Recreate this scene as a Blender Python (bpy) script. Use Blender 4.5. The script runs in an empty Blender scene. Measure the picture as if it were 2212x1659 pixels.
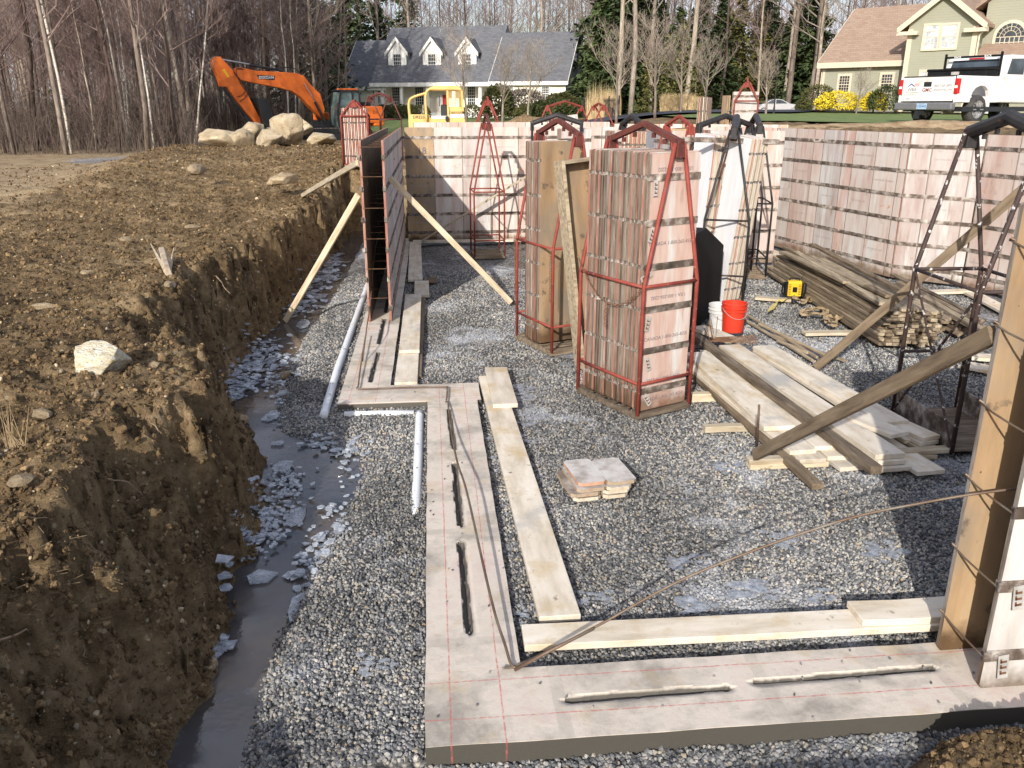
import bpy, math, random
from mathutils import Vector, Matrix, Euler, noise as mn
R=math.radians
random.seed(7)
SC=bpy.context.scene; COL=SC.collection
# ------------------------------------------------------------ camera model (used once, to measure where things stand)
CX,CY,F=1106.0,829.5,1790.0
PITCH,YAW,EYE=R(18.5),R(5.4),2.86
FW=Vector((math.sin(YAW)*math.cos(PITCH),math.cos(YAW)*math.cos(PITCH),-math.sin(PITCH)))
RT=Vector((math.cos(YAW),-math.sin(YAW),0)); UP=RT.cross(FW)
def ray(px,py): return FW+RT*((px-CX)/F)-UP*((py-CY)/F)
def G(px,py,z=0.0):
    d=ray(px,py); t=(z-EYE)/d.z; return Vector((d.x*t,d.y*t,z))
def D(px,py,Y):
    d=ray(px,py); t=Y/d.y; return Vector((d.x*t,Y,EYE+d.z*t))
def PL(px,py,o,ang):   # hit of a sight line with an upright plane through o -> (u,z)
    c,s=math.cos(ang),math.sin(ang); d=ray(px,py)
    den=-s*d.x+c*d.y; t=(-s*o[0]+c*o[1])/den
    x,y=d.x*t,d.y*t
    return ((x-o[0])*c+(y-o[1])*s, EYE+d.z*t)
def z2(x,y): return 438.9+x*.19841,27.4+y*.19841
def z3(x,y): return 713.2+x*.2728,27.4+y*.2728
def z4(x,y): return 1261.8+x*.248,y*.248
def z5(x,y): return 1700.7+x*.23115,y*.23115
def zt(x,y): return 1042.3+x*.29761,219.4+y*.29761
def z6(x,y): return 713.2+x*.248,246.9+y*.248
def z1b(x,y): return 1481.2+x*.33058,246.9+y*.33058
def z2b(x,y): return 1426.4+x*.35515,630.9+y*.35515
def z4b(x,y): return 658.3+x*.33068,548.6+y*.33068
def z5b(x,y): return 822.9+x*.628,1097.2+y*.628
def z6b(x,y): return x*.38027,301.7+y*.38027
def z7b(x,y): return x*.50392,822.9+y*.50392
def sm(a,b,x):
    t=max(0.0,min(1.0,(x-a)/(b-a))) if b!=a else float(x>a); return t*t*(3-2*t)
def itp(tab,x):
    if x<=tab[0][0]: return tab[0][1]
    for (a,p),(b,q) in zip(tab,tab[1:]):
        if x<=b: return p+(q-p)*(x-a)/(b-a)
    return tab[-1][1]
# ------------------------------------------------------------ objects
def tag(o,label=None,cat=None,group=None,kind=None):
    if label: o['label']=label
    if cat: o['category']=cat
    if group: o['group']=group
    if kind: o['kind']=kind
    return o
def empty(name,loc=(0,0,0),rz=0,label=None,cat=None,group=None):
    o=bpy.data.objects.new(name,None); COL.objects.link(o); o.empty_display_size=.2
    o.location=loc; o.rotation_euler=(0,0,rz); return tag(o,label,cat,group)
class MB:
    def __init__(s): s.v=[];s.f=[];s.m=[]
    def add(s,vs,fs,mi=0):
        n=len(s.v); s.v+= [tuple(v) for v in vs]; s.f+=[tuple(i+n for i in f) for f in fs]; s.m+=[mi]*len(fs); return s
    def box(s,a,b,mi=0,mat=None):
        x0,y0,z0=[min(a[i],b[i]) for i in range(3)]; x1,y1,z1=[max(a[i],b[i]) for i in range(3)]
        vs=[Vector(p) for p in ((x0,y0,z0),(x1,y0,z0),(x1,y1,z0),(x0,y1,z0),(x0,y0,z1),(x1,y0,z1),(x1,y1,z1),(x0,y1,z1))]
        if mat: vs=[mat@v for v in vs]
        return s.add(vs,[(0,3,2,1),(4,5,6,7),(0,1,5,4),(1,2,6,5),(2,3,7,6),(3,0,4,7)],mi)
    def beam(s,p0,p1,w,t,mi=0,up=(0,0,1)):     # w across, t along up
        p0=Vector(p0);p1=Vector(p1);d=(p1-p0);L=d.length;d.normalize();u=Vector(up)
        if abs(d.dot(u))>.98:u=Vector((0,1,0))
        a=d.cross(u).normalized();u=a.cross(d).normalized()
        vs=[]
        for p in (p0,p1):
            for i,j in ((-1,-1),(1,-1),(1,1),(-1,1)): vs.append(p+a*(i*w/2)+u*(j*t/2))
        return s.add(vs,[(0,1,2,3),(7,6,5,4),(0,4,5,1),(1,5,6,2),(2,6,7,3),(3,7,4,0)],mi)
    def tube(s,pts,r,n=6,mi=0,cap=True):
        pts=[Vector(p) for p in pts]; rs=r if isinstance(r,(list,tuple)) else [r]*len(pts)
        base=len(s.v); vs=[];fs=[]; pa=None
        for i,p in enumerate(pts):
            d=(pts[min(i+1,len(pts)-1)]-pts[max(i-1,0)])
            if d.length<1e-7:d=Vector((0,0,1))
            d.normalize()
            if pa is None:
                u=Vector((0,0,1)) if abs(d.z)<.9 else Vector((1,0,0)); a=d.cross(u).normalized()
            else:
                a=(pa-d*pa.dot(d)); a=a.normalized() if a.length>1e-6 else d.orthogonal().normalized()
            pa=a; b=d.cross(a)
            for k in range(n):
                t=2*math.pi*k/n; vs.append(p+(a*math.cos(t)+b*math.sin(t))*rs[i])
            if i:
                o=(i-1)*n
                for k in range(n): fs.append((o+k,o+(k+1)%n,o+n+(k+1)%n,o+n+k))
        if cap and n>2:
            fs.append(tuple(range(n-1,-1,-1))); o=(len(pts)-1)*n; fs.append(tuple(range(o,o+n)))
        return s.add(vs,fs,mi)
    def prism(s,prof,y0,y1,mi=0,mat=None):     # profile in (x,z), extruded along y
        n=len(prof); vs=[Vector((x,y0,z)) for x,z in prof]+[Vector((x,y1,z)) for x,z in prof]
        if mat: vs=[mat@v for v in vs]
        fs=[tuple(range(n)),tuple(range(2*n-1,n-1,-1))]+[(i,i+n,(i+1)%n+n,(i+1)%n) for i in range(n)]
        return s.add(vs,fs,mi)
    def lathe(s,prof,n=24,mi=0,c=(0,0,0),mat=None):   # profile (r,z)
        vs=[];fs=[]
        for r_,z in prof:
            for k in range(n):
                t=2*math.pi*k/n; v=Vector((c[0]+r_*math.cos(t),c[1]+r_*math.sin(t),c[2]+z)); vs.append(mat@v if mat else v)
        for i in range(len(prof)-1):
            for k in range(n): fs.append((i*n+k,i*n+(k+1)%n,(i+1)*n+(k+1)%n,(i+1)*n+k))
        return s.add(vs,fs,mi)
    def mesh(s,name,mats,smooth=False):
        me=bpy.data.meshes.new(name); me.from_pydata(s.v,[],s.f)
        for m in (mats if isinstance(mats,(list,tuple)) else [mats]): me.materials.append(m)
        if any(s.m): me.polygons.foreach_set('material_index',s.m)
        if smooth: me.polygons.foreach_set('use_smooth',[True]*len(s.f))
        me.update(); return me
    def build(s,name,mats,parent=None,smooth=False,bevel=0,seg=1,**k):
        o=bpy.data.objects.new(name,s.mesh(name,mats,smooth)); COL.objects.link(o)
        if parent: o.parent=parent
        if bevel:
            b=o.modifiers.new('b','BEVEL'); b.width=bevel; b.segments=seg; b.limit_method='ANGLE'; b.angle_limit=R(40)
        return tag(o,**k)
def copy_tree(o,parent=None):
    c=o.copy(); COL.objects.link(c)
    if parent: c.parent=parent
    for ch in list(o.children): copy_tree(ch,c)
    return c
TXT={}
def text(s,size,m,parent,mat,name='lettering',ext=.0012,space=1.0,bold=False):
    key=(s,size,m.name,space)
    if key not in TXT:
        cu=bpy.data.curves.new('t','FONT'); cu.body=s; cu.size=size; cu.align_x='CENTER'; cu.align_y='CENTER'; cu.extrude=ext; cu.resolution_u=2; cu.space_character=space
        if bold: cu.offset=size*.018
        t=bpy.data.objects.new('t',cu); COL.objects.link(t); bpy.context.view_layer.update()
        me=bpy.data.meshes.new_from_object(t.evaluated_get(bpy.context.evaluated_depsgraph_get()))
        bpy.data.objects.remove(t); me.materials.clear(); me.materials.append(m); me.name=name; TXT[key]=me
    o=bpy.data.objects.new(name,TXT[key]); COL.objects.link(o)
    if parent: o.parent=parent
    o.matrix_local=mat; return o
def face_mat(x,y,z,flip=False,rz=0):       # text lying in XZ plane, read from -Y
    m=Matrix.Translation((x,y,z))@Matrix.Rotation(rz,4,'Z')@Matrix.Rotation(R(90),4,'X')
    if flip: m=m@Matrix.Rotation(math.pi,4,'Z')
    return m
# ------------------------------------------------------------ materials
class NT:
    def __init__(s,name):
        s.m=bpy.data.materials.new(name); s.m.use_nodes=True; s.t=s.m.node_tree
        s.b=s.t.nodes['Principled BSDF']; s.out=s.t.nodes['Material Output']
    def n(s,ty,ins={},**at):
        x=s.t.nodes.new(ty)
        for k,v in at.items(): setattr(x,k,v)
        for k,v in ins.items(): s.put(x.inputs[k],v)
        return x
    def put(s,sock,v):
        if isinstance(v,bpy.types.NodeSocket): s.t.links.new(v,sock)
        elif hasattr(v,'outputs'): s.t.links.new(v.outputs[0],sock)
        else:
            if isinstance(v,(tuple,list)) and len(v)==3 and sock.type=='RGBA': v=(*v,1)
            sock.default_value=v
    def math(s,op,a,b=0.0,c=None):
        i={0:a,1:b}
        if c is not None:i[2]=c
        return s.n('ShaderNodeMath',i,operation=op).outputs[0]
    def coord(s,kind='obj',sc=(1,1,1),rnd=True):
        if kind=='obj': v=s.n('ShaderNodeTexCoord').outputs['Object']
        else: v=s.n('ShaderNodeNewGeometry').outputs['Position']
        if rnd and kind=='obj':
            r=s.n('ShaderNodeObjectInfo').outputs['Random']; r=s.math('MULTIPLY',r,37.0)
            v=s.n('ShaderNodeVectorMath',{0:v,1:s.n('ShaderNodeCombineXYZ',{0:r,1:r,2:r})},operation='ADD').outputs[0]
        if sc!=(1,1,1): v=s.n('ShaderNodeVectorMath',{0:v,1:sc},operation='MULTIPLY').outputs[0]
        return v
    def noise(s,v,scale,detail=5,rough=.6,dist=0): return s.n('ShaderNodeTexNoise',{'Vector':v,'Scale':scale,'Detail':detail,'Roughness':rough,'Distortion':dist}).outputs[0]
    def ramp(s,f,stops,interp='LINEAR'):
        r=s.n('ShaderNodeValToRGB',{0:f}); e=r.color_ramp; e.interpolation=interp
        while len(e.elements)<len(stops): e.elements.new(.5)
        for el,(p,c) in zip(e.elements,stops):
            el.position=p; el.color=(*c,1) if isinstance(c,(tuple,list)) else (c,c,c,1)
        return r.outputs[0]
    def mix(s,f,a,b,mode='MIX'):
        x=s.n('ShaderNodeMix',data_type='RGBA',blend_type=mode); s.put(x.inputs[0],f); s.put(x.inputs[6],a); s.put(x.inputs[7],b); return x.outputs[2]
    def bump(s,h,st=.5,dist=.01,prev=None):
        x=s.n('ShaderNodeBump',{'Height':h,'Strength':st,'Distance':dist})
        if prev is not None: s.put(x.inputs['Normal'],prev)
        return x.outputs[0]
    def done(s,col,rough=.8,nor=None,metal=0,spec=.35,**k):
        s.put(s.b.inputs['Base Color'],col); s.put(s.b.inputs['Roughness'],rough); s.put(s.b.inputs['Metallic'],metal)
        s.put(s.b.inputs['Specular IOR Level'],spec)
        if nor is not None: s.put(s.b.inputs['Normal'],nor)
        for kk,v in k.items(): s.put(s.b.inputs[kk.replace('_',' ')],v)
        return s.m
def M(name,stops,scale=4,sc=(1,1,1),rough=.8,bump=.4,bscale=40,bdist=.004,metal=0,kind='obj',spots=None,rnd=None,spec=.3,detail=6,wet=None,seam=False,**k):
    t=NT(name); v=t.coord(kind,sc); c=t.ramp(t.noise(v,scale,detail),stops)
    if rnd:
        r=t.n('ShaderNodeObjectInfo').outputs['Random']; r=t.math('FRACT',t.math('MULTIPLY',r,13.7))
        c=t.mix(1.0,c,t.ramp(r,rnd,'CONSTANT' if len(rnd)>3 else 'LINEAR'),'MULTIPLY')
    for sp in (spots or []):
        c2,ss,lo,hi=sp[:4]; vv=t.coord(kind,sp[4]) if len(sp)>4 else t.coord(kind)
        c=t.mix(t.ramp(t.noise(vv,ss,4,.65),[(lo,0.0),(hi,1.0)]),c,c2)
    if seam:     # grout line along the side of each panel
        x=t.n('ShaderNodeSeparateXYZ',{0:t.coord('obj',rnd=False)}).outputs[0]
        x=t.math('ADD',x,t.math('MULTIPLY',t.noise(t.coord('obj'),7,4),.022))
        c=t.mix(t.ramp(x,[(.022,.9),(.034,0.0)]),c,(.2,.17,.14))
    if wet:      # dark water line along the foot of the thing
        z=t.n('ShaderNodeSeparateXYZ',{0:t.coord('obj',rnd=False)}).outputs[2]
        z=t.math('ADD',z,t.math('MULTIPLY',t.noise(t.coord('obj'),6,3),.3))
        c=t.mix(t.ramp(z,[(wet[1],1.0),(wet[1]+.12,0.0)]),c,wet[0],'MULTIPLY')
    nor=t.bump(t.noise(v,bscale,4),bump,bdist)
    return t.done(c,rough,nor,metal,spec,**k)
def flat(name,c,rough=.5,metal=0,spec=.4,**k):
    t=NT(name); n=t.noise(t.coord('obj'),6,5); cc=t.mix(t.ramp(n,[(.35,0.0),(.7,.35)]),c,tuple(x*.55 for x in c)); return t.done(cc,rough,t.bump(n,.08,.003),metal,spec,**k)
def glass(name,c=(.02,.025,.03),rough=.06): 
    t=NT(name); n=t.noise(t.coord('obj',rnd=True),1.5,3); return t.done(t.mix(t.ramp(n,[(.4,0.0),(.65,1.0)]),c,tuple(x*2.2+.01 for x in c)),rough,None,0,.7)
MT={}
W=(1,1,12)
MT['wood']=M('wood_pale',[(.3,(.36,.29,.2)),(.5,(.52,.45,.34)),(.7,(.63,.57,.46))],3,(1,6,6),.85,.5,30,.003,rnd=[(0,(.72,.7,.66)),(.5,(.95,.93,.9)),(1,(1.05,1.0,.92))],spots=[((.16,.11,.07),7,.66,.76,(1,3,3)),((.3,.3,.3),22,.68,.74)])
MT['wood_conc']=M('wood_concrete_stained',[(.3,(.48,.42,.33)),(.5,(.66,.60,.51)),(.7,(.75,.71,.64))],2,(1,4,4),.9,.5,40,.003,rnd=[(0,(.88,.86,.83)),(1,(1.02,1,.96))],spots=[((.5,.37,.2),2.6,.52,.74),((.42,.4,.37),1.7,.58,.7),((.2,.15,.1),9,.64,.74),((.12,.09,.07),30,.7,.74)])
MT['wood_dark']=M('wood_weathered',[(.3,(.10,.075,.055)),(.5,(.2,.16,.12)),(.7,(.33,.28,.22))],3,(1,8,8),.9,.6,30,.003,rnd=[(0,(.6,.57,.55)),(1,(1.15,1.1,1.0))])
MT['wood_old']=M('wood_old_lumber',[(.3,(.2,.16,.12)),(.5,(.36,.3,.22)),(.7,(.5,.43,.33))],3,(1,8,8),.9,.6,30,.003,rnd=[(0,(.5,.45,.4)),(.35,(.8,.77,.72)),(.7,(1,.97,.9)),(1,(1.15,1.08,.95))],spots=[((.1,.075,.055),6,.6,.72,(1,2,2))])
FACE=[(.25,(.40,.28,.245)),(.42,(.48,.39,.35)),(.56,(.53,.48,.445)),(.7,(.46,.34,.3)),(.85,(.42,.26,.215))]
MT['face']=M('form_face_ply',FACE,1.6,(3,3,.5),.75,.25,60,.002,rnd=[(0,(1,1,1)),(.25,(.95,.87,.84)),(.45,(.86,.89,.92)),(.62,(1.0,.84,.79)),(.8,(1.08,1.06,1.04)),(.93,(.93,.74,.6))],
   seam=True,spots=[((.3,.2,.15),9,.62,.78,(1,1,.15)),((.56,.55,.53),5,.52,.66,(1,1,.12)),((.27,.2,.16),2.6,.62,.8),((.5,.2,.09),3.2,.69,.8)],wet=((.45,.38,.3),.2))
MT['face_tan']=M('form_face_bare_ply',[(.3,(.27,.18,.105)),(.5,(.41,.28,.16)),(.7,(.5,.38,.25))],1.5,(3,3,.5),.7,.25,60,.002,spots=[((.24,.205,.16),1.3,.46,.66,(1,1,.6)),((.13,.1,.075),6,.62,.72),((.09,.07,.05),22,.7,.76)],wet=((.3,.26,.22),.2))
MT['face_brown']=M('form_face_brown_ply',[(.3,(.2,.13,.075)),(.5,(.31,.205,.115)),(.7,(.38,.28,.18))],1.5,(3,3,.5),.75,.25,60,.002,spots=[((.2,.17,.13),1.5,.45,.66,(1,1,.6)),((.1,.08,.06),6,.6,.7)],wet=((.4,.35,.3),.25))
MT['face_dark']=M('form_back_dark_ply',[(.3,(.10,.08,.065)),(.5,(.17,.135,.1)),(.7,(.26,.21,.16))],2,(4,4,.5),.8,.3,60,.002)
MT['edge']=M('panel_edge_laminate',[(.3,(.10,.075,.058)),(.45,(.2,.165,.135)),(.6,(.3,.265,.23)),(.8,(.2,.1,.075))],5,(6,6,.7),.85,.6,50,.004,
   rnd=[(0,(1,1,1)),(.2,(.95,.6,.53)),(.28,(.6,.56,.52)),(.45,(1.5,1.47,1.42)),(.62,(.85,.75,.68)),(.75,(.45,.38,.33)),(.86,(1.0,.72,.64))],wet=((.6,.5,.4),.3))
MT['edge_red']=M('panel_edge_red_paint',[(.3,(.26,.085,.06)),(.52,(.33,.16,.12)),(.72,(.42,.35,.3))],5,(3,3,.6),.8,.5,50,.003)
MT['bar']=M('steel_bar_crusted',[(.3,(.06,.045,.035)),(.46,(.13,.10,.08)),(.55,(.26,.22,.19)),(.68,(.48,.44,.4))],8,(1,1,1),.85,.7,60,.005,rnd=[(0,(.7,.7,.7)),(1,(1.2,1.2,1.2))])
MT['red']=M('rack_red_paint',[(.3,(.15,.03,.022)),(.55,(.26,.05,.035)),(.75,(.2,.07,.055))],7,rough=.6,bump=.4,bscale=50,bdist=.002,spots=[((.42,.36,.32),26,.66,.7),((.08,.05,.04),13,.66,.74)])
MT['maroon']=M('rack_maroon_rust',[(.3,(.06,.022,.018)),(.55,(.12,.035,.027)),(.75,(.1,.05,.04))],7,rough=.7,bump=.4,bscale=50,bdist=.002,spots=[((.42,.38,.35),30,.68,.71)])
MT['black']=M('rack_black_paint',[(.3,(.015,.015,.017)),(.7,(.04,.037,.037))],7,rough=.5,bump=.3,bscale=50,bdist=.002,spots=[((.12,.06,.04),9,.6,.7)])
MT['black_chip']=M('rack_black_paint_splashed',[(.3,(.03,.02,.018)),(.7,(.07,.045,.038))],7,rough=.6,bump=.4,bscale=50,bdist=.002,spots=[((.5,.48,.46),17,.6,.64)])
MT['rust']=M('rusty_steel',[(.3,(.09,.045,.025)),(.55,(.19,.1,.055)),(.75,(.12,.1,.09))],14,rough=.75,bump=.5,bscale=120,bdist=.001,metal=.2)
MT['rebar']=M('rebar_steel',[(.3,(.12,.07,.045)),(.55,(.2,.15,.11)),(.75,(.25,.25,.22))],5,rough=.6,bump=.5,bscale=200,bdist=.001,metal=.5)
MT['galv']=M('galvanised_plate',[(.3,(.3,.29,.27)),(.7,(.5,.48,.45))],9,rough=.6)
MT['ink']=M('stencil_ink',[(.3,(.14,.11,.12)),(.6,(.2,.17,.17)),(.8,(.34,.28,.27))],12,rough=.9)
MT['ink_faint']=M('stencil_ink_faint',[(.3,(.33,.26,.26)),(.6,(.38,.31,.3)),(.8,(.46,.38,.36))],12,rough=.9)
MT['blackplas']=M('black_plastic',[(.3,(.008,.009,.01)),(.7,(.016,.016,.018))],3,rough=.7,bump=.2,spec=.12)
MT['redplas']=flat('bucket_red_plastic',(.62,.045,.02),.4)
MT['whiteplas']=M('white_plastic_splattered',[(.3,(.5,.5,.5)),(.7,(.65,.65,.64))],6,rough=.5,spots=[((.1,.3,.4),9,.62,.66)])
MT['yellow']=flat('yellow_plastic',(.72,.45,.02),.45)
MT['strap']=M('webbing_strap',[(.3,(.24,.17,.09)),(.7,(.42,.32,.2))],9,rough=.95)
MT['strapy']=M('webbing_strap_yellow',[(.3,(.45,.36,.12)),(.7,(.6,.5,.2))],9,rough=.95)
MT['pipe']=M('white_pipe',[(.3,(.68,.7,.73)),(.7,(.78,.8,.82))],4,rough=.5,bump=.15,spots=[((.12,.12,.12),16,.63,.66)])
MT['foil']=MT['pipe']
def m_rock(name,a,b,c): return M(name,[(.3,a),(.5,b),(.7,c)],1.6,rough=.9,bump=.8,bscale=9,bdist=.03,rnd=[(0,(.75,.72,.68)),(1,(1.1,1.07,1.0))],spots=[((.2,.13,.07),3,.56,.7),((.3,.28,.24),13,.6,.7)])
MT['boulder']=m_rock('boulder_stone',(.3,.24,.16),(.42,.35,.25),(.5,.44,.34))
MT['stone']=m_rock('field_stone',(.24,.18,.12),(.38,.3,.2),(.48,.41,.3))
MT['whiterock']=M('pale_veined_rock',[(.3,(.5,.42,.26)),(.5,(.62,.56,.42)),(.65,(.68,.66,.6))],3,(1,1,2.5),.85,.8,9,.03,spots=[((.16,.17,.15),5,.6,.68,(1,1,3)),((.42,.3,.1),3,.62,.75)])
# ------------------------------------------------------------ ground materials
def frost_mask(t,v,lo=.55,hi=.66):
    a=t.noise(v,.75,5,.62,.4); b=t.noise(v,4.5,4,.6)
    return t.ramp(t.math('ADD',t.math('MULTIPLY',a,.75),t.math('MULTIPLY',b,.28)),[(lo,0.0),(hi,1.0)])
def gravel_sheet():
    t=NT('gravel_bed_stone'); v=t.coord('world')
    vo=t.n('ShaderNodeTexVoronoi',{'Vector':v,'Scale':34.0,'Randomness':1.0})
    sep=t.n('ShaderNodeSeparateColor',{0:vo.outputs['Color']}).outputs[0]
    c=t.ramp(sep,[(0,(.10,.10,.105)),(.35,(.2,.2,.2)),(.65,(.3,.29,.27)),(.85,(.42,.4,.36)),(1,(.5,.46,.38))])
    c=t.mix(t.ramp(vo.outputs['Distance'],[(.35,0.0),(.8,1.0)]),c,(.05,.05,.052))
    damp=t.ramp(t.noise(v,.5,4,.6),[(.42,.62),(.6,1.0)])
    c=t.mix(1.0,c,damp,'MULTIPLY')
    fm=frost_mask(t,v)
    ic=t.ramp(t.noise(v,14,4),[(.35,(.25,.27,.31)),(.6,(.43,.45,.49)),(.75,(.64,.65,.68))])
    c=t.mix(t.math('MULTIPLY',fm,.85),c,ic)
    h=t.math('SUBTRACT',1.0,vo.outputs['Distance'])
    nor=t.bump(h,t.math('SUBTRACT',.9,t.math('MULTIPLY',fm,.6)),.02)
    nor=t.bump(t.noise(v,90,3),.3,.003,nor)
    return t.done(c,t.math('SUBTRACT',.85,t.math('MULTIPLY',fm,.5)),nor)
def gravel_stone():
    t=NT('crushed_stone'); v=t.coord('world'); r=t.n('ShaderNodeObjectInfo').outputs['Random']
    c=t.ramp(r,[(0,(.07,.073,.08)),(.3,(.14,.143,.152)),(.52,(.24,.242,.247)),(.72,(.34,.335,.32)),(.88,(.45,.43,.385)),(.95,(.38,.3,.2)),(1,(.58,.56,.53))])
    damp=t.ramp(t.noise(v,.5,4,.6),[(.42,.6),(.6,1.0)])
    c=t.mix(1.0,c,damp,'MULTIPLY')
    c=t.mix(t.math('MULTIPLY',frost_mask(t,v),.6),c,(.44,.46,.5))
    return t.done(c,.75,t.bump(t.noise(v,120,3),.4,.002))
def dirt():
    t=NT('dirt'); v=t.coord('world')
    n=t.math('ADD',t.math('MULTIPLY',t.noise(v,.9,6,.65),.55),t.math('MULTIPLY',t.noise(v,9,7,.7),.5))
    c=t.ramp(n,[(.36,(.055,.037,.021)),(.46,(.135,.092,.05)),(.55,(.23,.162,.088)),(.64,(.36,.265,.155)),(.78,(.48,.375,.24))])
    geo=t.n('ShaderNodeNewGeometry'); z=t.n('ShaderNodeSeparateXYZ',{0:geo.outputs['Position']})
    y=t.math('SUBTRACT',t.math('MULTIPLY',z.outputs[0],-1.0),t.math('MULTIPLY',z.outputs[1],.11))   # trodden track behind the spoil is drier
    far=t.ramp(t.math('DIVIDE',t.math('ADD',y,t.math('MULTIPLY',t.noise(v,.6,5),2.4)),20.0),[(.31,0.0),(.385,.85)])
    c=t.mix(far,c,t.ramp(t.noise(v,2.2,6,.7),[(.35,(.2,.14,.08)),(.5,(.36,.27,.165)),(.7,(.46,.37,.25))]))
    p=t.n('ShaderNodeTexVoronoi',{'Vector':v,'Scale':26.0}); sp=t.n('ShaderNodeSeparateColor',{0:p.outputs['Color']}).outputs[1]
    pm=t.math('MULTIPLY',t.math('GREATER_THAN',sp,.93),t.math('LESS_THAN',p.outputs['Distance'],.33))
    c=t.mix(pm,c,(.4,.33,.22))
    nor=t.bump(t.noise(v,14,8,.72),.9,.07); nor=t.bump(t.noise(v,70,5,.7),.8,.012,nor)
    return t.done(c,.95,nor,0,.15)
def grass():
    t=NT('lawn_grass'); v=t.coord('world',(1,.35,1)); n=t.noise(v,3,6,.7)
    c=t.ramp(n,[(.3,(.1,.14,.045)),(.5,(.155,.205,.075)),(.7,(.22,.26,.11))])
    return t.done(c,.9,t.bump(t.noise(v,40,5),.6,.03),0,.15)
def water():
    t=NT('muddy_water'); v=t.coord('world'); n=t.noise(v,.9,4,.6)
    c=t.ramp(n,[(.38,(.055,.058,.068)),(.52,(.06,.052,.048)),(.64,(.12,.085,.055))])
    c=t.mix(t.ramp(t.noise(v,3.5,5,.6,1.0),[(.6,0.0),(.7,.4)]),c,(.2,.23,.28))
    return t.done(c,t.ramp(t.noise(v,2.2,4),[(.4,.03),(.62,.25)]),t.bump(t.noise(v,7,4),.1,.02),0,.6)
def ice(name,al,rough=.25):
    t=NT(name); v=t.coord('world'); n=t.noise(v,22,5,.7)
    c=t.ramp(n,[(.3,(.2,.23,.28)),(.5,(.42,.46,.52)),(.7,(.76,.79,.84))])
    return t.done(c,t.ramp(t.noise(v,9,3),[(.4,.1),(.65,.5)]),t.bump(t.noise(v,16,5),.7,.01),0,.6,Alpha=al,Coat_Weight=.3)
def concrete():
    t=NT('footing_concrete'); v=t.coord('world'); s=t.n('ShaderNodeSeparateXYZ',{0:v}); x,y=s.outputs[0],s.outputs[1]
    c=t.ramp(t.math('ADD',t.math('MULTIPLY',t.noise(v,1.7,6,.6,.5),.7),t.math('MULTIPLY',t.noise(v,9,5,.7),.3)),[(.38,(.32,.29,.25)),(.46,(.47,.42,.36)),(.54,(.6,.535,.46)),(.64,(.56,.46,.41))])
    c=t.mix(t.ramp(t.noise(v,2.6,3),[(.56,0.0),(.7,.55)]),c,(.48,.37,.22)); c=t.mix(t.ramp(t.noise(v,5.5,6,.75),[(.6,0.0),(.7,.45)]),c,(.25,.2,.15))
    c=t.mix(t.ramp(t.noise(v,55,3,.6),[(.68,0.0),(.74,.6)]),c,(.12,.1,.08))
    def near(a,v0,w): return t.math('COMPARE',a,v0,w)
    wob=t.math('MULTIPLY',t.math('SUBTRACT',t.noise(v,3,2),.5),.012)
    xx=t.math('ADD',x,wob); yy=t.math('ADD',y,wob)
    near_=t.math('LESS_THAN',y,8.6); nf=t.math('LESS_THAN',y,3.75)
    lines=None
    for a,v0,msk in ((xx,.015,'x'),(xx,.275,'x'),(yy,3.355,'n'),(yy,3.635,'n'),(xx,-.915,'f'),(xx,-.64,'f'),(yy,8.165,'j'),(yy,8.45,'j')):
        l=near(a,v0,.0045)
        if msk=='x': l=t.math('MULTIPLY',l,near_)
        if msk=='n': l=t.math('MULTIPLY',l,nf)
        if msk=='f': l=t.math('MULTIPLY',l,t.math('GREATER_THAN',y,8.06))
        lines=l if lines is None else t.math('MAXIMUM',lines,l)
    lines=t.math('MULTIPLY',lines,t.ramp(t.noise(v,35,4,.7),[(.4,.1),(.58,.7)]))
    jo=None    # broad rubbed strips where the form spreaders lay
    for a,v0,w,m in ((xx,.57,.035,nf),(xx,1.66,.035,nf),(xx,2.62,.03,nf),(yy,3.98,.035,None),(yy,5.27,.035,None),(yy,6.66,.035,None),(yy,7.94,.03,None),(yy,10.15,.03,None)):
        l=near(a,v0,w)
        if m is not None:l=t.math('MULTIPLY',l,m)
        jo=l if jo is None else t.math('MAXIMUM',jo,l)
    c=t.mix(t.math('MULTIPLY',jo,t.ramp(t.noise(v,8,4,.7),[(.35,.1),(.65,.5)])),c,(.36,.33,.28))
    dp=t.ramp(t.math('ADD',s.outputs[2],1.0),[(.984,1.0),(.995,0.0)])   # grooves and sides darkened: part damp, part shade painted into the colour
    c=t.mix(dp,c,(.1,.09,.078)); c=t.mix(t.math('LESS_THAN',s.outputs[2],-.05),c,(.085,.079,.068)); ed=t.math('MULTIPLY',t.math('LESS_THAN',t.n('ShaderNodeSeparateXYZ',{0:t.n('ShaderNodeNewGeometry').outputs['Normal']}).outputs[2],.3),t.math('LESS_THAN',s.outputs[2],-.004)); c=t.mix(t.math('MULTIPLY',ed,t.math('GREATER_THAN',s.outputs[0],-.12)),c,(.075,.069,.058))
    c=t.mix(lines,c,(.5,.1,.1))
    return t.done(c,.85,t.bump(t.math('ADD',t.noise(v,30,6,.7),t.math('MULTIPLY',jo,-.6)),.45,.006),0,.25)
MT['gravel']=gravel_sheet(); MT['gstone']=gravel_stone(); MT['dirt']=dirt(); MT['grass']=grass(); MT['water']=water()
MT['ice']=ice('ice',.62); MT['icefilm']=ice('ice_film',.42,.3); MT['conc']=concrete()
MT['clod']=M('dirt_clod',[(.3,(.055,.038,.023)),(.5,(.135,.094,.052)),(.7,(.25,.18,.1))],9,kind='world',rough=.95,bump=.9,bscale=60,bdist=.01,rnd=[(0,(.6,.6,.6)),(.7,(1.05,1,.95)),(1,(1.7,1.65,1.6))],spec=.1)
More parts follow.
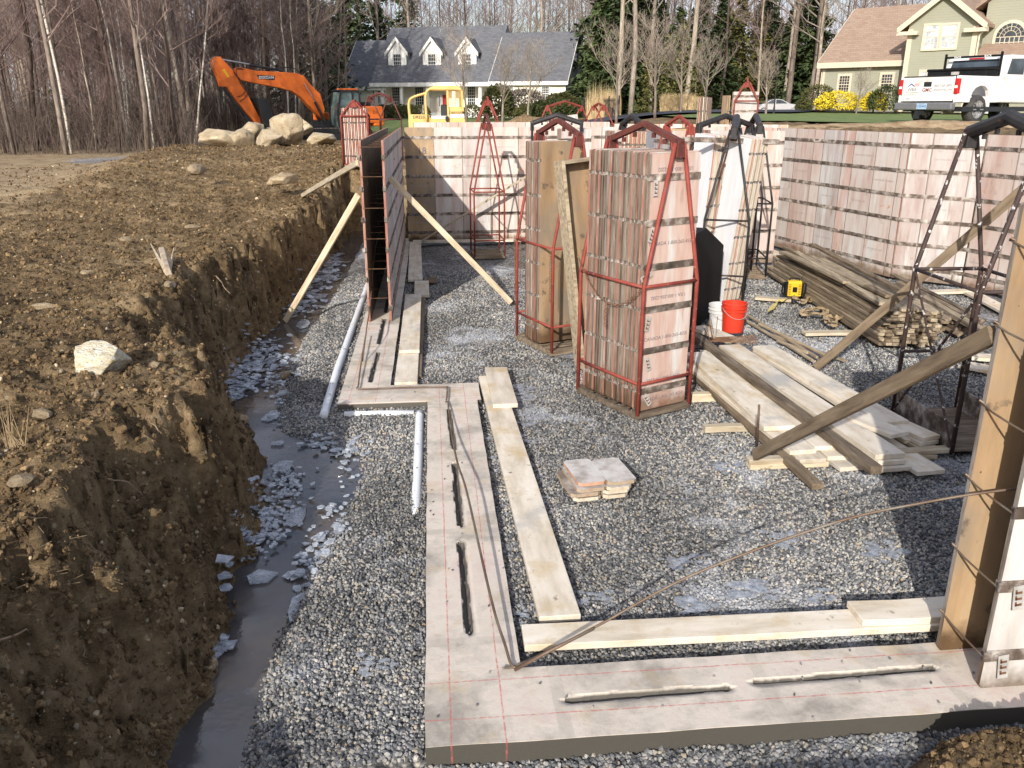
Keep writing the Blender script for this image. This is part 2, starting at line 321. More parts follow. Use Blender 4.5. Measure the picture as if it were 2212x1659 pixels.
MT['pebble']=M('pebble',[(.3,(.3,.24,.16)),(.7,(.5,.44,.34))],9,kind='world',rough=.85,rnd=[(0,(.6,.58,.55)),(.5,(.95,.92,.86)),(1,(1.25,1.2,1.1))])
MT['root']=M('root_bark',[(.3,(.14,.09,.055)),(.7,(.34,.25,.16))],14,rough=.9)
MT['asphalt']=M('asphalt',[(.3,(.04,.045,.06)),(.7,(.065,.07,.085))],30,kind='world',rough=.9)
# ------------------------------------------------------------ terrain
TOE=[(-5,-1.5),(2.6,-1.5),(3.4,-1.42),(4.2,-1.38),(5.4,-1.44),(6.5,-1.5),(7.45,-1.8),(8.2,-2.12),(9.3,-2.5),(11,-2.48),(12.2,-2.42),(14,-2.45),(16,-2.35),(18.8,-2.2),(21.7,-2.15)]
TOP=[(-5,-1.95),(2.6,-1.9),(3,-1.88),(3.7,-1.9),(4.3,-1.95),(4.6,-1.95),(5.2,-1.75),(6.2,-1.72),(6.7,-1.85),(7.0,-2.3),(7.4,-2.85),(8.3,-3.0),(9.4,-2.95),(10,-2.85),(10.9,-2.75),(13.4,-2.72),(16,-2.6),(18.7,-2.4),(21.7,-2.35)]
WAT=[(2,-1.04),(3.38,-1.04),(4.05,-1.05),(4.54,-1.03),(5.07,-.94),(5.58,-.87),(6.18,-.74),(6.63,-.70),(7.08,-.76),(7.4,-1.18),(7.73,-1.57),(8.47,-1.75),(9.79,-1.81),(11.5,-1.83),(13.1,-1.76),(14.7,-1.71),(17.5,-1.71),(22,-1.7)]
XR=[(-10,14),(9,12.3),(12.0,10.0),(13.0,9.45),(13.4,9.2),(13.8,8.75),(17.6,8.1),(19,8.0)]
ZR=[(0,2.3),(40,2.3),(55,2.5),(75,2.1),(100,2.0),(300,3)]
def fbm(x,y,z=0,o=5,h=.9): return mn.fractal(Vector((x,y,z)),h,2.1,o)
def far_z(x,y):
    s=sm(.02,.32,x/max(y,1.0))
    zl=1.02+.75*sm(50,75,y)+.72*math.exp(-((x+4.2)**2/22+(y-27)**2/24))+.3*math.exp(-((x+5.0+.11*y)**2/1.6))*sm(10,14,y)*sm(32,26,y)+.42*math.exp(-((x+1.8)**2/2.2+(y-22.4)**2/2.0))
    zr=itp(ZR,y)
    return zl*(1-s)+zr*s
def H(x,y,det=1):
    zo=far_z(x,y)
    if y<19.3 and x<0:      # heaped spoil left of the cut, sinking to the track behind
        d=itp(TOP,y)-x
        zo=1.0+.14*sm(.3,2.2,d)-.22*sm(3.5,9,d)
        zo=zo*(1-sm(16,19.3,y))+far_z(x,y)*sm(16,19.3,y)
    if det: zo+=(.10*fbm(x*.55,y*.55,3)+.06*fbm(x*2.4,y*2.4,7,5,.7)+.028*fbm(x*8,y*8,9,4,.5))*(1.0 if x<3 or y>20 else .25)*(1-.75*sm(26,34,y))
    k=1.0
    # the pit
    tw=.16*fbm(x*1.3,y*1.3,11)+.07*fbm(x*5,y*5,4)+.03*fbm(x*16,y*16,6,3) if det else 0
    toe,top=itp(TOE,y)+tw*.8,itp(TOP,y)-.1+tw*2.4
    f=0.0
    if x<toe:
        tt=max(0.0,min(1.0,(x-top)/max(toe-top,.12))); f=1-tt+ (.5*fbm(x*2.2,y*2.2,31,4,.8)+.2*fbm(x*8,y*8,33,3,.6) if det else 0)*4*tt*(1-tt)*.45
        f=max(0.0,min(1.0,f))**.8 if tt<1 else 0.0
    if x>3: f=max(f,sm(0,.55,x-itp(XR,y)))
    yb=21.6 if x<-1.2 else 19.4
    if det: yb+=tw
    f=max(f,sm(0,.8,y-yb))
    # bank the photographer stands on
    ys=2.05+.12*fbm(x*.9,2.2,5)
    fs=sm(0,1.5,ys-y)
    lo=-.34
    if x<toe+.2: lo=-.34+ .25*sm(toe+.2,toe-.02,x)
    if det: lo+=.03*fbm(x*5,y*5,2)
    if y<3.2 and x>1.5: lo=-.34+.55*sm(3.26,2.75,y-.08*fbm(x*4,y*4,3))*sm(1.65,2.5,x)
    z=lo*(1-f)+zo*f+((.035*fbm(x*5,y*5,21)+.03*fbm(x*14,y*14,22,4,.6)) if det and -3.4<x<.0 and y<22 and f<.97 else 0)
    return z*(1-fs)+max(z,1.08)*fs
def grid(name,xs,ys,fn,m,**k):
    me=bpy.data.meshes.new(name); nx,ny=len(xs),len(ys)
    vs=[(x,y,fn(x,y)) for y in ys for x in xs]
    fs=[(j*nx+i,j*nx+i+1,(j+1)*nx+i+1,(j+1)*nx+i) for j in range(ny-1) for i in range(nx-1)]
    me.from_pydata(vs,[],fs); me.materials.append(m); me.polygons.foreach_set('use_smooth',[True]*len(fs)); me.update()
    o=bpy.data.objects.new(name,me); COL.objects.link(o); return tag(o,**k)
def rng(a,b,n): return [a+(b-a)*i/n for i in range(n)]
xs=[-400,-250,-160,-110,-80,-60,-48]+rng(-40,-8,40)+rng(-8,-3.3,70)+rng(-3.3,-1.2,70)+rng(-1.2,14,80)+rng(14,50,30)+[50,65,90,130,200,320,450]
ys=[-60,-30,-15,-8,-4,-2]+rng(-1,2.4,20)+rng(2.4,10,200)+rng(10,24,190)+rng(24,44,70)+rng(44,100,50)+[100,120,150,200,300,450,700]
grid('ground',xs,ys,H,MT['dirt'],label='brown earth and spoil bank around the excavation',cat='ground',kind='structure')
def GZ(x,y):
    w=itp(WAT,y); z=-.07+.02*fbm(x*1.5,y*1.5,1,3)
    if x<-.12 and y<8.0 or x<-1.0: z-=.035
    z=z*(1-sm(w+.3,w-.4,x))+(-.33)*sm(w+.3,w-.4,x)
    if y<3.2: z-=.05
    if y<3.25 and x>1.8: z-=.0
    return z
grid('gravel_bed',rng(-2.6,1,90)+rng(1,13,100),rng(1.6,9,150)+rng(9,21.6,120),lambda x,y:GZ(x,y)+.012*fbm(x*9,y*9,3,3),MT['gravel'],label='crushed grey stone over the floor of the excavation',cat='gravel',kind='structure')
# water in the drainage channel
wv=[];wf=[]
yy=2.0;i=0
while yy<21.9:
    a,b=itp(TOE,yy)-.5,itp(WAT,yy)+.35; wv+=[(a,yy,-.172),(b,yy,-.172)]
    if i: wf.append((2*i-2,2*i-1,2*i+1,2*i))
    yy+=.25;i+=1
me=bpy.data.meshes.new('water');me.from_pydata(wv,[],wf);me.materials.append(MT['water']);o=bpy.data.objects.new('water',me);COL.objects.link(o);tag(o,'muddy blue grey water standing along the foot of the earth bank','water',None,'structure')
# ------------------------------------------------------------ scattered stuff
def scatter(name,pts,scl,m,sub=1,amp=.35,label=None,cat=None):
    me=bpy.data.meshes.new(name); me.from_pydata(pts,[],[]); n=len(pts)
    a=me.attributes.new('scl','FLOAT_VECTOR','POINT'); a.data.foreach_set('vector',[c for s_ in scl for c in s_])
    a=me.attributes.new('rot','FLOAT_VECTOR','POINT'); a.data.foreach_set('vector',[random.uniform(0,6.28) for _ in range(3*n)])
    o=bpy.data.objects.new(name,me); COL.objects.link(o); tag(o,label,cat,None,'stuff')
    g=bpy.data.node_groups.new(name,'GeometryNodeTree')
    g.interface.new_socket('Geometry',in_out='INPUT',socket_type='NodeSocketGeometry'); g.interface.new_socket('Geometry',in_out='OUTPUT',socket_type='NodeSocketGeometry')
    N=g.nodes.new; L=g.links.new
    gi=N('NodeGroupInput');go=N('NodeGroupOutput');ico=N('GeometryNodeMeshIcoSphere');ico.inputs['Radius'].default_value=1;ico.inputs['Subdivisions'].default_value=sub
    sp=N('GeometryNodeSetPosition');nz=N('ShaderNodeTexNoise');nz.inputs['Scale'].default_value=.9;vm=N('ShaderNodeVectorMath');vm.operation='SUBTRACT';vm.inputs[1].default_value=(.5,.5,.5)
    v2=N('ShaderNodeVectorMath');v2.operation='SCALE';v2.inputs['Scale'].default_value=amp*4
    L(nz.outputs['Color'],vm.inputs[0]);L(vm.outputs[0],v2.inputs[0]);L(ico.outputs['Mesh'],sp.inputs['Geometry']);L(v2.outputs[0],sp.inputs['Offset'])
    st=N('GeometryNodeSetMaterial');st.inputs['Material'].default_value=m;L(sp.outputs[0],st.inputs[0])
    ip=N('GeometryNodeInstanceOnPoints')
    def na(nm):
        x=N('GeometryNodeInputNamedAttribute');x.data_type='FLOAT_VECTOR';x.inputs['Name'].default_value=nm;return x.outputs[0]
    L(gi.outputs[0],ip.inputs['Points']);L(st.outputs[0],ip.inputs['Instance']);L(na('rot'),ip.inputs['Rotation']);L(na('scl'),ip.inputs['Scale']);L(ip.outputs[0],go.inputs[0])
    o.modifiers.new('scatter','NODES').node_group=g; o.data.materials.append(m)
    return o
def onfoot(x,y,e=.0):
    return (-.115-e<x<4.5 and 3.18-e<y<3.72+e) or (-.115-e<x<.40+e and 3.2<y<8.5) or (-1.02-e<x<.44+e and 8.05-e<y<8.59+e) or (-1.02-e<x<-.51+e and 8.05<y<19)
P_=[];S_=[]
for _ in range(285000):
    y=2.5+13.0*random.random()**1.25; hw=.62*y+.7; x=random.uniform(-.42*y-.6,hw+.3)
    if onfoot(x,y,.005): 
        if random.random()>.003: continue
        P_.append((x,y,.006)); S_.append((.009,.007,.006)); continue
    if x<itp(WAT,y)+random.uniform(-.12,.03): continue
    if x>12 : continue
    m_=.75*(mn.noise(Vector((x*.9,y*.9,5)))*.5+.5)+.3*random.random()
    if m_>.78 and random.random()<.6: continue
    s=random.uniform(.0062,.0138)*(1.0 if y>3.3 else 1.15)*(1+.035*max(0,y-6))
    P_.append((x,y,GZ(x,y)+random.uniform(.0,.012))); S_.append((s*random.uniform(.8,1.35),s*random.uniform(.7,1.2),s*random.uniform(.55,1.0)))
scatter('gravel_stones',P_,S_,MT['gstone'],1,.22,'loose crushed grey and tan stones covering the pit floor','gravel')
P_=[];S_=[];P2=[];S2=[]
for _ in range(150000):
    y=2.2+27*random.random()**1.5; x=-1.25-random.random()**1.3*(.65*y+.6)
    if x<-5.4-.11*y+random.gauss(0,.6) and random.random()<.85: continue
    z=H(x,y)
    if z<-.16 : continue
    r_=random.random(); s=.004+.013*r_**5+(.016 if random.random()<.006 else 0)
    s*=1+.05*y
    if random.random()<.022: P2.append((x,y,z+s*.2)); s*=.8; S2.append((s*random.uniform(.9,1.6),s,s*random.uniform(.5,.9)))
    else: P_.append((x,y,z+s*.15)); S_.append((s*random.uniform(.8,1.4),s,s*random.uniform(.6,1)))
for _ in range(6000):
    x=random.uniform(1.7,4.2);y=random.uniform(2.2,3.2);z=H(x,y)
    if z<-.2: continue
    s=.005+.02*random.random()**4; P_.append((x,y,z+s*.2)); S_.append((s,s,s*.8))
scatter('dirt_clods',P_,S_,MT['clod'],2,.5,'crumbly brown clods of earth covering the banks','dirt')
scatter('pebbles',P2,S2,MT['pebble'],2,.25,'small pale pebbles strewn over the earth bank','pebbles')
# ice shards
def shards(name,spots,m,label):
    b=MB()
    for (px,py,w,h,n,s0) in spots:
        c=G(px,py,-.16); 
        for _ in range(int(n*1.15)):
            q=G(px+random.gauss(0,w/2.6),py+random.gauss(0,h/2.6),-.16); s=s0*random.uniform(.3,1.1); k=random.randint(4,6); a0=random.random()*6
            rot=Euler((random.gauss(0,.14),random.gauss(0,.14),a0)).to_matrix()
            zt_=max(-.165,H(q.x,q.y,0) if q.x<itp(TOE,q.y)+.3 else -.165)+random.uniform(0,.03)
            if q.x>itp(WAT,q.y): zt_=GZ(q.x,q.y)+.02
            pts=[rot@Vector((s*random.uniform(.6,1.1)*math.cos(6.283*i/k),s*random.uniform(.5,1)*math.sin(6.283*i/k),0)) for i in range(k)]
            if q.x<itp(TOE,q.y)+.1 and H(q.x,q.y,0)>.1: continue
            th=random.uniform(.004,.012)
            vs=[(q.x+p.x,q.y+p.y,zt_+p.z) for p in pts]+[(q.x+p.x,q.y+p.y,zt_+p.z+th) for p in pts]
            b.add(vs,[tuple(range(k-1,-1,-1)),tuple(range(k,2*k))]+[(i,(i+1)%k,(i+1)%k+k,i+k) for i in range(k)])
    return b.build(name,m,label=label,cat='ice',kind='stuff')
shards('ice_shards',[(690,590,60,60,70,.1),(715,570,40,50,60,.1),(660,640,50,50,60,.1),(640,660,50,30,60,.07),(570,770,80,60,170,.06),(540,800,70,50,120,.06),(500,830,50,40,60,.08),(620,1050,50,60,110,.035),(580,1120,70,60,150,.035),(545,1170,60,50,90,.035),(690,1170,30,60,30,.05),(650,1230,40,60,30,.05),(725,1130,40,60,30,.04),(740,975,60,20,40,.05),(690,958,60,14,30,.05),(755,1010,30,60,20,.04),(480,1390,16,40,5,.07),(490,1260,20,30,6,.07),(600,880,20,60,25,.04),(595,830,20,40,25,.04)],MT['ice'],'broken shards of pale ice along the water and the foot of the bank')
pl=MB()
for (px,py,rx,ry) in ((500,860,.2,.2),(505,800,.14,.12),(690,962,.16,.05),(735,972,.14,.05),(735,1190,.1,.22),(650,1310,.09,.2),(585,900,.09,.16),(612,850,.07,.14),(600,960,.1,.08),(705,600,.2,.3),(720,560,.2,.4),(690,640,.2,.25),(655,700,.12,.3),(477,1400,.05,.13),(470,1230,.1,.12),(560,1250,.12,.1),(640,1120,.1,.2),(610,1010,.1,.14)):
    q=G(px,py,-.165); k=random.randint(5,8); a0=random.random()*6; p_=[(q.x+rx*random.uniform(.6,1.15)*math.cos(a0+6.283*i/k),q.y+ry*random.uniform(.6,1.15)*math.sin(a0+6.283*i/k)) for i in range(k)]
    tx,ty=random.uniform(-.06,.06),random.uniform(-.04,.04); f_=lambda x,y,d:(x,y,-.158+d+tx*(x-q.x)+ty*(y-q.y))
    pl.add([f_(x,y,0) for x,y in p_]+[f_(x,y,.008) for x,y in p_],[tuple(range(k-1,-1,-1)),tuple(range(k,2*k))]+[(i,(i+1)%k,(i+1)%k+k,i+k) for i in range(k)])
pl.build('ice_plates',MT['icefilm'],label='flat plates of grey ice floating along the edges of the water',cat='ice',kind='stuff')
fl=[(z2b(330,930),.05,5),(z1b(560,1330),.05,4),((1290,1290),.05,5),((1500,1300),.08,5),((1620,1285),.09,6),((1480,1205),.07,4),((1700,1170),.07,4),((1560,1010),.07,5),((1490,1050),.05,4),((1130,850),.1,7),((1165,900),.09,6),((1230,770),.12,7),((1110,950),.07,5),((1130,1010),.06,5),((1150,1090),.05,5),((1770,1280),.05,4),((1110,640),.12,5),((1590,1000),.05,4),((1900,1190),.08,5),((800,1430),.05,4),((1120,1320),.04,5)]
b=MB()
for (c,s,n) in fl:
    for _ in range(n*4):
        q=G(c[0]+random.gauss(0,24),c[1]+random.gauss(0,12),-.05); k=9; rr=s*random.uniform(.3,.8)
        if onfoot(q.x,q.y,.04): continue
        zz=GZ(q.x,q.y)+.021+random.uniform(0,.003); b.add([(q.x+rr*random.uniform(.5,1.2)*math.cos(6.283*i/k),q.y+rr*random.uniform(.4,.9)*math.sin(6.283*i/k),zz) for i in range(k)],[tuple(range(k))])
b.build('ice_film',MT['icefilm'],label='thin frozen films of ice on the gravel floor',cat='ice',kind='stuff')
pud=MB(); c=G(238,352,1.0); k=26; pud.add([(c.x+1.5*math.cos(6.283*i/k)*random.uniform(.7,1.1),c.y+2.2*math.sin(6.283*i/k)*random.uniform(.6,1.1),H(c.x,c.y,0)+.05) for i in range(k)],[tuple(range(k))])
pud.build('frozen_puddle',MT['ice'],label='white frozen puddle on the tan track before the woods',cat='puddle',kind='structure')
# ------------------------------------------------------------ stones, boulders, roots
def rockmesh(name,m,seed,sub=3,flatn=.15,amp=.3,facet=True):
    import bmesh
    bm=bmesh.new(); bmesh.ops.create_icosphere(bm,subdivisions=sub,radius=1)
    rs=random.Random(seed); cuts=[(Vector((rs.gauss(0,1),rs.gauss(0,1),rs.gauss(0,1))).normalized(),rs.uniform(.58,.86)) for _ in range(12)]
    for v in bm.verts:
        p=v.co.copy(); v.co*=1+amp*mn.fractal(p*1.1+Vector((seed,0,0)),1,2,4)*.7
        for n_,d_ in cuts:
            e=v.co.dot(n_)-d_
            if e>0: v.co-=n_*e*.97
        v.co+=p*.035*mn.noise(p*6+Vector((seed,3,1)))
    me=bpy.data.meshes.new(name); bm.to_mesh(me); bm.free(); me.materials.append(m)
    me.polygons.foreach_set('use_smooth',[sub>3]*len(me.polygons)); return me
def rock(name,loc,s,m,rz,label,cat='stone',seed=1,group=None,sub=3,tilt=0):
    o=bpy.data.objects.new(name,rockmesh(name,m,seed,sub)); COL.objects.link(o); o.location=loc; o.scale=s; o.rotation_euler=(tilt,tilt*.5,rz); return tag(o,label,cat,group)
p=G(225,800,1.02); rock('rock',(p.x,p.y,H(p.x,p.y)+.09),(.235,.19,.15),MT['whiterock'],.35,'big pale yellow and white veined rock on the near earth bank','rock',5,None,5,.1)
BO=[(z2(250,1370),28,1.55,.62,'long low tan boulder at the left end of the boulder heap'),(z2(410,1370),27.3,.72,.6,'rounded tan boulder in front of the left end of the heap'),(z2(535,1275),28.6,.88,.58,'boulder perched on top of the low boulders below the digger bucket'),
 (z2(720,1370),26.8,.92,.5,'squat boulder with a white face in the middle of the heap'),(z2(930,1290),27.5,1.12,.85,'largest boulder, tall and cream coloured, in the heap by the digger'),(z2(1090,1250),29.5,.7,.55,'grey brown boulder behind the largest one'),(z2(1260,1370),27,.95,.38,'flat pale boulder at the right end of the heap'),(z2(720,1290),29,.3,.25,'small grey boulder wedged between two big ones')]
for i,(q,Y,w,h,lab) in enumerate(BO):
    p=D(q[0],q[1],Y); o=rock('boulder',p,(w*.56,w*.5,h*.62),MT['boulder'],i*.9-.3 if i!=0 else 0,lab,'boulder',20+i,'boulders heaped before the digger',4)
ST=[((95,665),.13,'pale flat'),((95,848),.0,''),((90,896),.09,'tan blocky'),((50,1040),.075,'cream rounded'),((208,855),.06,'grey'),((270,520),.12,'brown'),((425,370),.32,'pale flat tan'),((262,370),.28,'orange tan'),((610,392),.4,'grey green flat'),((690,330),.3,'light triangular'),((415,493),.13,'small pale'),((315,1065),.0,''),((195,565),.0,''),((280,1165),.09,'pale angular'),((300,1260),.0,''),((145,1205),.1,'brown angular'),((55,1250),.12,'brown slab'),((20,1050),.0,''),((440,640),.1,'cream'),((357,770),.07,'white flat'),((375,765),.05,'grey'),((335,790),.06,'tan'),((118,935),.06,'cream square'),((155,880),.05,'tan'),((590,475),.12,'pale'),((540,480),.1,'yellowish'),((505,535),.1,'cream'),((190,590),.09,'tan'),((365,615),.09,'grey flat'),((500,690),.05,'tan')]
for i,(q,s,ad) in enumerate(ST):
    if not s: continue
    p=G(q[0],q[1],1.0); p=G(q[0],q[1],min(1.5,H(p.x,p.y)))
    t_=['below the woods','on the spoil bank','near the cut edge'][i%3]
    rock('stone',(p.x,p.y,p.z+s*.1),(s,s*.7,s*.42),MT['stone'],i*1.3,ad+' stone lying '+('far up' if q[1]<520 else 'midway along' if q[1]<800 else 'low down')+' the earth bank, '+('left' if q[0]<250 else 'right' if q[0]>450 else 'centre')+' side','stone',60+i,'stones lying on the earth bank',2)
for q,s,lab in (((512,912),.13,'flat mossy tan stone at the water edge under the bank'),((617,810),.085,'pale stone standing in the middle of the water channel'),((450,1440),.06,'small cream stone at the water edge near the camera')):
    p=G(q[0],q[1],-.14); rock('stone',p,(s*1.2,s*.8,s*.55),MT['stone'],1,lab,'stone',91,None,2)
def root(pts,r,lab,m=None):
    c=[Vector(p) for p in pts]; b=MB(); q=[]
    for i in range(len(c)-1):
        for k in range(5):
            t=k/5; q.append(c[i].lerp(c[i+1],t)+Vector((random.gauss(0,.008),random.gauss(0,.008),random.gauss(0,.006))))
    q.append(c[-1]); b.tube(q,[r*(1-.6*i/len(q)) for i in range(len(q))],5)
    b.build('root',m or MT['root'],label=lab,cat='root',group='roots hanging from the earth bank')
def onb(px,py,off=.02):
    z=1.0
    for _ in range(14):
        p=G(px,py,z); z=.6*z+.4*H(p.x,p.y)
    p=G(px,py,z); return Vector((p.x,p.y-off,p.z+off))
for i,(pp,r) in enumerate([([z7b(340,370),z7b(460,420),z7b(560,440),z7b(620,500)],.007),([z7b(640,160),z7b(690,230),z7b(730,270)],.005),([z7b(0,1120),z7b(90,1090),z7b(220,1070)],.008),([z7b(0,1190),z7b(45,1220),z7b(55,1280)],.006),([z7b(0,1310),z7b(45,1370),z7b(10,1440)],.006),([z7b(340,1120),z7b(385,1190)],.005),([z6b(1060,850),z6b(1110,920),z6b(1120,990)],.009),([z6b(1160,880),z6b(1230,950),z6b(1240,1010)],.008),([z6b(1290,930),z6b(1310,1010),z6b(1340,1060)],.008),([z6b(1230,780),z6b(1310,880)],.01),([z6b(1520,560),z6b(1590,650)],.012),([z7b(440,930),z7b(520,925)],.006),([z7b(430,330),z7b(470,370),z7b(600,470)],.005),([z7b(380,700),z7b(520,810)],.004),([z7b(20,910),z7b(130,875)],.006),([z7b(110,590),z7b(250,600),z7b(430,680)],.004)]):
    root([onb(*q) for q in pp],r,['thin pale root','crooked brown root','stubby root','long trailing root'][i%4]+' sticking out of the bank '+['near the bottom left corner','high on the near hump','beside the hollow','above the water'][(i//4)%4])
st=MB()
a=onb(*z6b(930,690)); bq=onb(*z6b(960,780)); cq=onb(*z6b(1000,860))
st.tube([a+Vector((0,0,.12)),bq+Vector((0,0,.06)),cq],[.05,.045,.03],6); st.tube([bq,a+Vector((-.12,0,.2))],[.03,.008],5); st.tube([bq,a+Vector((.15,0,.14))],[.03,.008],5); st.tube([bq,cq+Vector((-.15,0,.02))],[.03,.01],5)
st.build('stump_root',M('splintered_wood',[(.3,(.25,.19,.13)),(.7,(.5,.42,.32))],9,(1,1,.3)),label='pale splintered piece of stump half buried in the bank',cat='stump')
# dry grass & straw at the near left
dg=MB()
for _ in range(420):
    px,py=random.gauss(170,120),random.gauss(1150,110); 
    if px<0 or py<880 or py>1480: continue
    p=G(px,py,1.0); z=H(p.x,p.y)
    if z<.5: continue
    an=random.random()*6.28; l=random.uniform(.02,.09); dg.tube([(p.x,p.y,z+.01),(p.x+math.cos(an)*l,p.y+math.sin(an)*l,z+random.uniform(.0,.03))],.001,3)
for _ in range(26):
    p=G(random.gauss(28,14),960,1.02); z=H(p.x,p.y); dg.tube([(p.x,p.y,z),(p.x+random.gauss(0,.05),p.y,z+random.uniform(.1,.28))],[.003,.001],3)
dg.build('dry_grass',M('straw',[(.3,(.16,.11,.06)),(.7,(.32,.24,.14))],9),label='dead straw and rootlets matted on the near bank',cat='dry grass',kind='stuff')
# ------------------------------------------------------------ footing with keyway grooves
GRV=[((.62,3.455),(1.45,3.47),.017),((1.62,3.50),(2.6,3.52),.013),((.135,4.07),(.125,5.1),.02),((.13,5.36),(.12,6.45),.02),((.125,6.78),(.1,7.8),.02),((-.74,8.75),(-.72,9.9),.018),((-.735,10.3),(-.73,11.6),.016),((-.74,12),(-.73,15),.016)]
def ft(x,y):
    z=.002*fbm(x*4,y*4,1,3)
    for a,b_,w in GRV:
        ax,ay=a;bx,by=b_;L2=(bx-ax)**2+(by-ay)**2;t=max(0,min(1,((x-ax)*(bx-ax)+(y-ay)*(by-ay))/L2))
        d=math.hypot(x-ax-t*(bx-ax),y-ay-t*(by-ay)); sx,sy=x-ax-t*(bx-ax),y-ay-t*(by-ay)
        if (sy<0 if abs(bx-ax)>abs(by-ay) else sx>0): z-=.014*sm(.062,.01,d+.012*mn.noise(Vector((x*5,y*5,7))))
        off=.013*mn.noise(Vector((x*7,y*7,2)))+.006*mn.noise(Vector((x*30,y*30,2)))
        z-=.034*sm(w+.006,w-.008,d+off)
    return z
def slab(name,x0,x1,y0,y1,dx,lab,outer):
    nx,ny=int((x1-x0)/dx)+1,int((y1-y0)/dx)+1; b=MB()
    jit=lambda x,y:.006*mn.noise(Vector((x*3,y*3,8)))
    X=[x0+(x1-x0)*i/nx for i in range(nx+1)];Y=[y0+(y1-y0)*j/ny for j in range(ny+1)]
    vs=[]
    for y in Y:
        for x in X:
            jx=jit(x,y) if x in (X[0],X[-1]) else 0; jy=jit(x,y) if y in (Y[0],Y[-1]) else 0
            vs.append((x+jx,y+jy,ft(x,y)))
    w=nx+1
    fs=[(j*w+i,j*w+i+1,(j+1)*w+i+1,(j+1)*w+i) for j in range(ny) for i in range(nx)]
    per=[i for i in range(w)]+[j*w+nx for j in range(1,ny+1)]+[ny*w+i for i in range(nx-1,-1,-1)]+[j*w for j in range(ny-1,0,-1)]
    n=len(vs); vs+=[(vs[k][0],vs[k][1],-.24) for k in per]; m=len(per)
    fs+=[(per[i],n+i,n+(i+1)%m,per[(i+1)%m]) for i in range(m)]
    b.add(vs,fs)
    return b
ftg=empty('footing',(0,0,0),0,'pale concrete strip footing with red chalk lines stepping round the corner','footing')
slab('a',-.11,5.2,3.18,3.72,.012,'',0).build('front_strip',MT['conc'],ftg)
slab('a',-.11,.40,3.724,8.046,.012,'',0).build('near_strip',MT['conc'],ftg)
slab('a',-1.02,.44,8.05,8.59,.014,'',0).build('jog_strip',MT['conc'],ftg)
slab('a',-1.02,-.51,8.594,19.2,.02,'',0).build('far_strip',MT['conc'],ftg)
tag(MB().box((2.5,2.86,-.24),(5,3.08,-.10)).build('buried_pipe',MT['conc'],label='pale drain board half buried in gravel below the footing at the right edge',cat='pipe',kind=None),None,None)
# white drain pipes
def pipe(pts,r,lab):
    q=[]
    for a,b_ in zip(pts,pts[1:]):
        a=Vector(a);b_=Vector(b_);n=int((b_-a).length/.08)+1
        for k in range(n): t=k/n; q.append(a.lerp(b_,t))
    q.append(Vector(pts[-1])); MB().tube(q,r,14).build('drain_pipe',MT['pipe'],smooth=True,label=lab,cat='pipe')
pipe([(-1.15,7.93,-.085),(-1.17,9.5,-.072),(-1.17,10.5,-.08),(-1.16,14,-.075),(-1.15,18,-.08)],.044,'long white drain pipe lying in the gravel beside the far footing')
pipe([(-.19,7.96,-.10),(-.19,6.8,-.092),(-.2,5.75,-.13)],.043,'short white drain pipe half buried in gravel beside the near footing')
tag(MB().tube([(-.95,7.99,-.11),(-.6,8.0,-.115),(-.25,7.99,-.12)],.045,12).build('drain_pipe',MT['pipe'],smooth=True),'white drain pipe end buried under gravel along the jog of the footing','pipe')
# ------------------------------------------------------------ form panels
BARZ=[.2,.606,1.012,1.418,1.824,2.23]
def panel_mb(w,h=2.44,t=.03,two=False):
    c=.012; b=MB()
    pr=[(0,c*2),(c,0),(w-c,0),(w,c*2)]
    nt_=[z for z in BARZ if two and z<h-.06]
    for z in nt_: pr+=[(w,z-.02),(w-.012,z-.012),(w-.009,z+.012),(w,z+.016)]
    pr+=[(w,h-c),(w-c,h),(c,h),(0,h-c)]
    for z in nt_[::-1]: pr+=[(0,z+.016),(.009,z+.012),(.012,z-.012),(0,z-.02)]
    n=len(pr); vs=[(x,0,z) for x,z in pr]+[(x,t,z) for x,z in pr]
    b.add(vs,[tuple(range(n))],0); b.add(vs,[tuple(range(2*n-1,n-1,-1))],2)
    for i in range(n):
        j=(i+1)%n; dk=two and .0<min(pr[i][0],w-pr[i][0])+min(pr[j][0],w-pr[j][0])<.0245 and abs(pr[i][1]-pr[j][1])<.03 and c*2<pr[i][1]<h-2*c
        b.add([],[],0); b.f.append(tuple(k_+len(b.v)-0 for k_ in ())) if False else None
        b.f.append((i,i+n,j+n,j)); b.m.append(3 if dk else 1)
    return b
def bar_mb(w,t=.03,flip=False):
    b=MB(); b.box((-.003,-.008,-.032),(w+.003,-.0002,.032)); b.box((-.004,-.008,-.02),(-.0005,t+.004,.02)); b.box((w+.0005,-.008,-.02),(w+.004,t+.004,.02))
    for x in (.05,w/2,w-.05): b.box((x-.012,-.014,-.012),(x+.012,-.007,.012))
    b.box((-.02,-.016,-.026),(.02,-.0075,.026)) 
    return b
PM={};
def panel_meshes(w,mats,key):
    mats=list(mats)+[MT['bar']]
    k=(w,key)
    if k not in PM: PM[k]=(panel_mb(w).mesh('form_panel',mats),bar_mb(w).mesh('cross_bar',MT['bar']))
    return PM[k]
def lettered(parent,w,m,rows,size=.052):
    for (z,s,fl) in rows:
        text(s,size,m,parent,face_mat(w/2,-.0015,z,fl),'stencil_lettering',.0006)
US,CA='USA 1-800-356-2202','CANADA 1-800-265-4550'
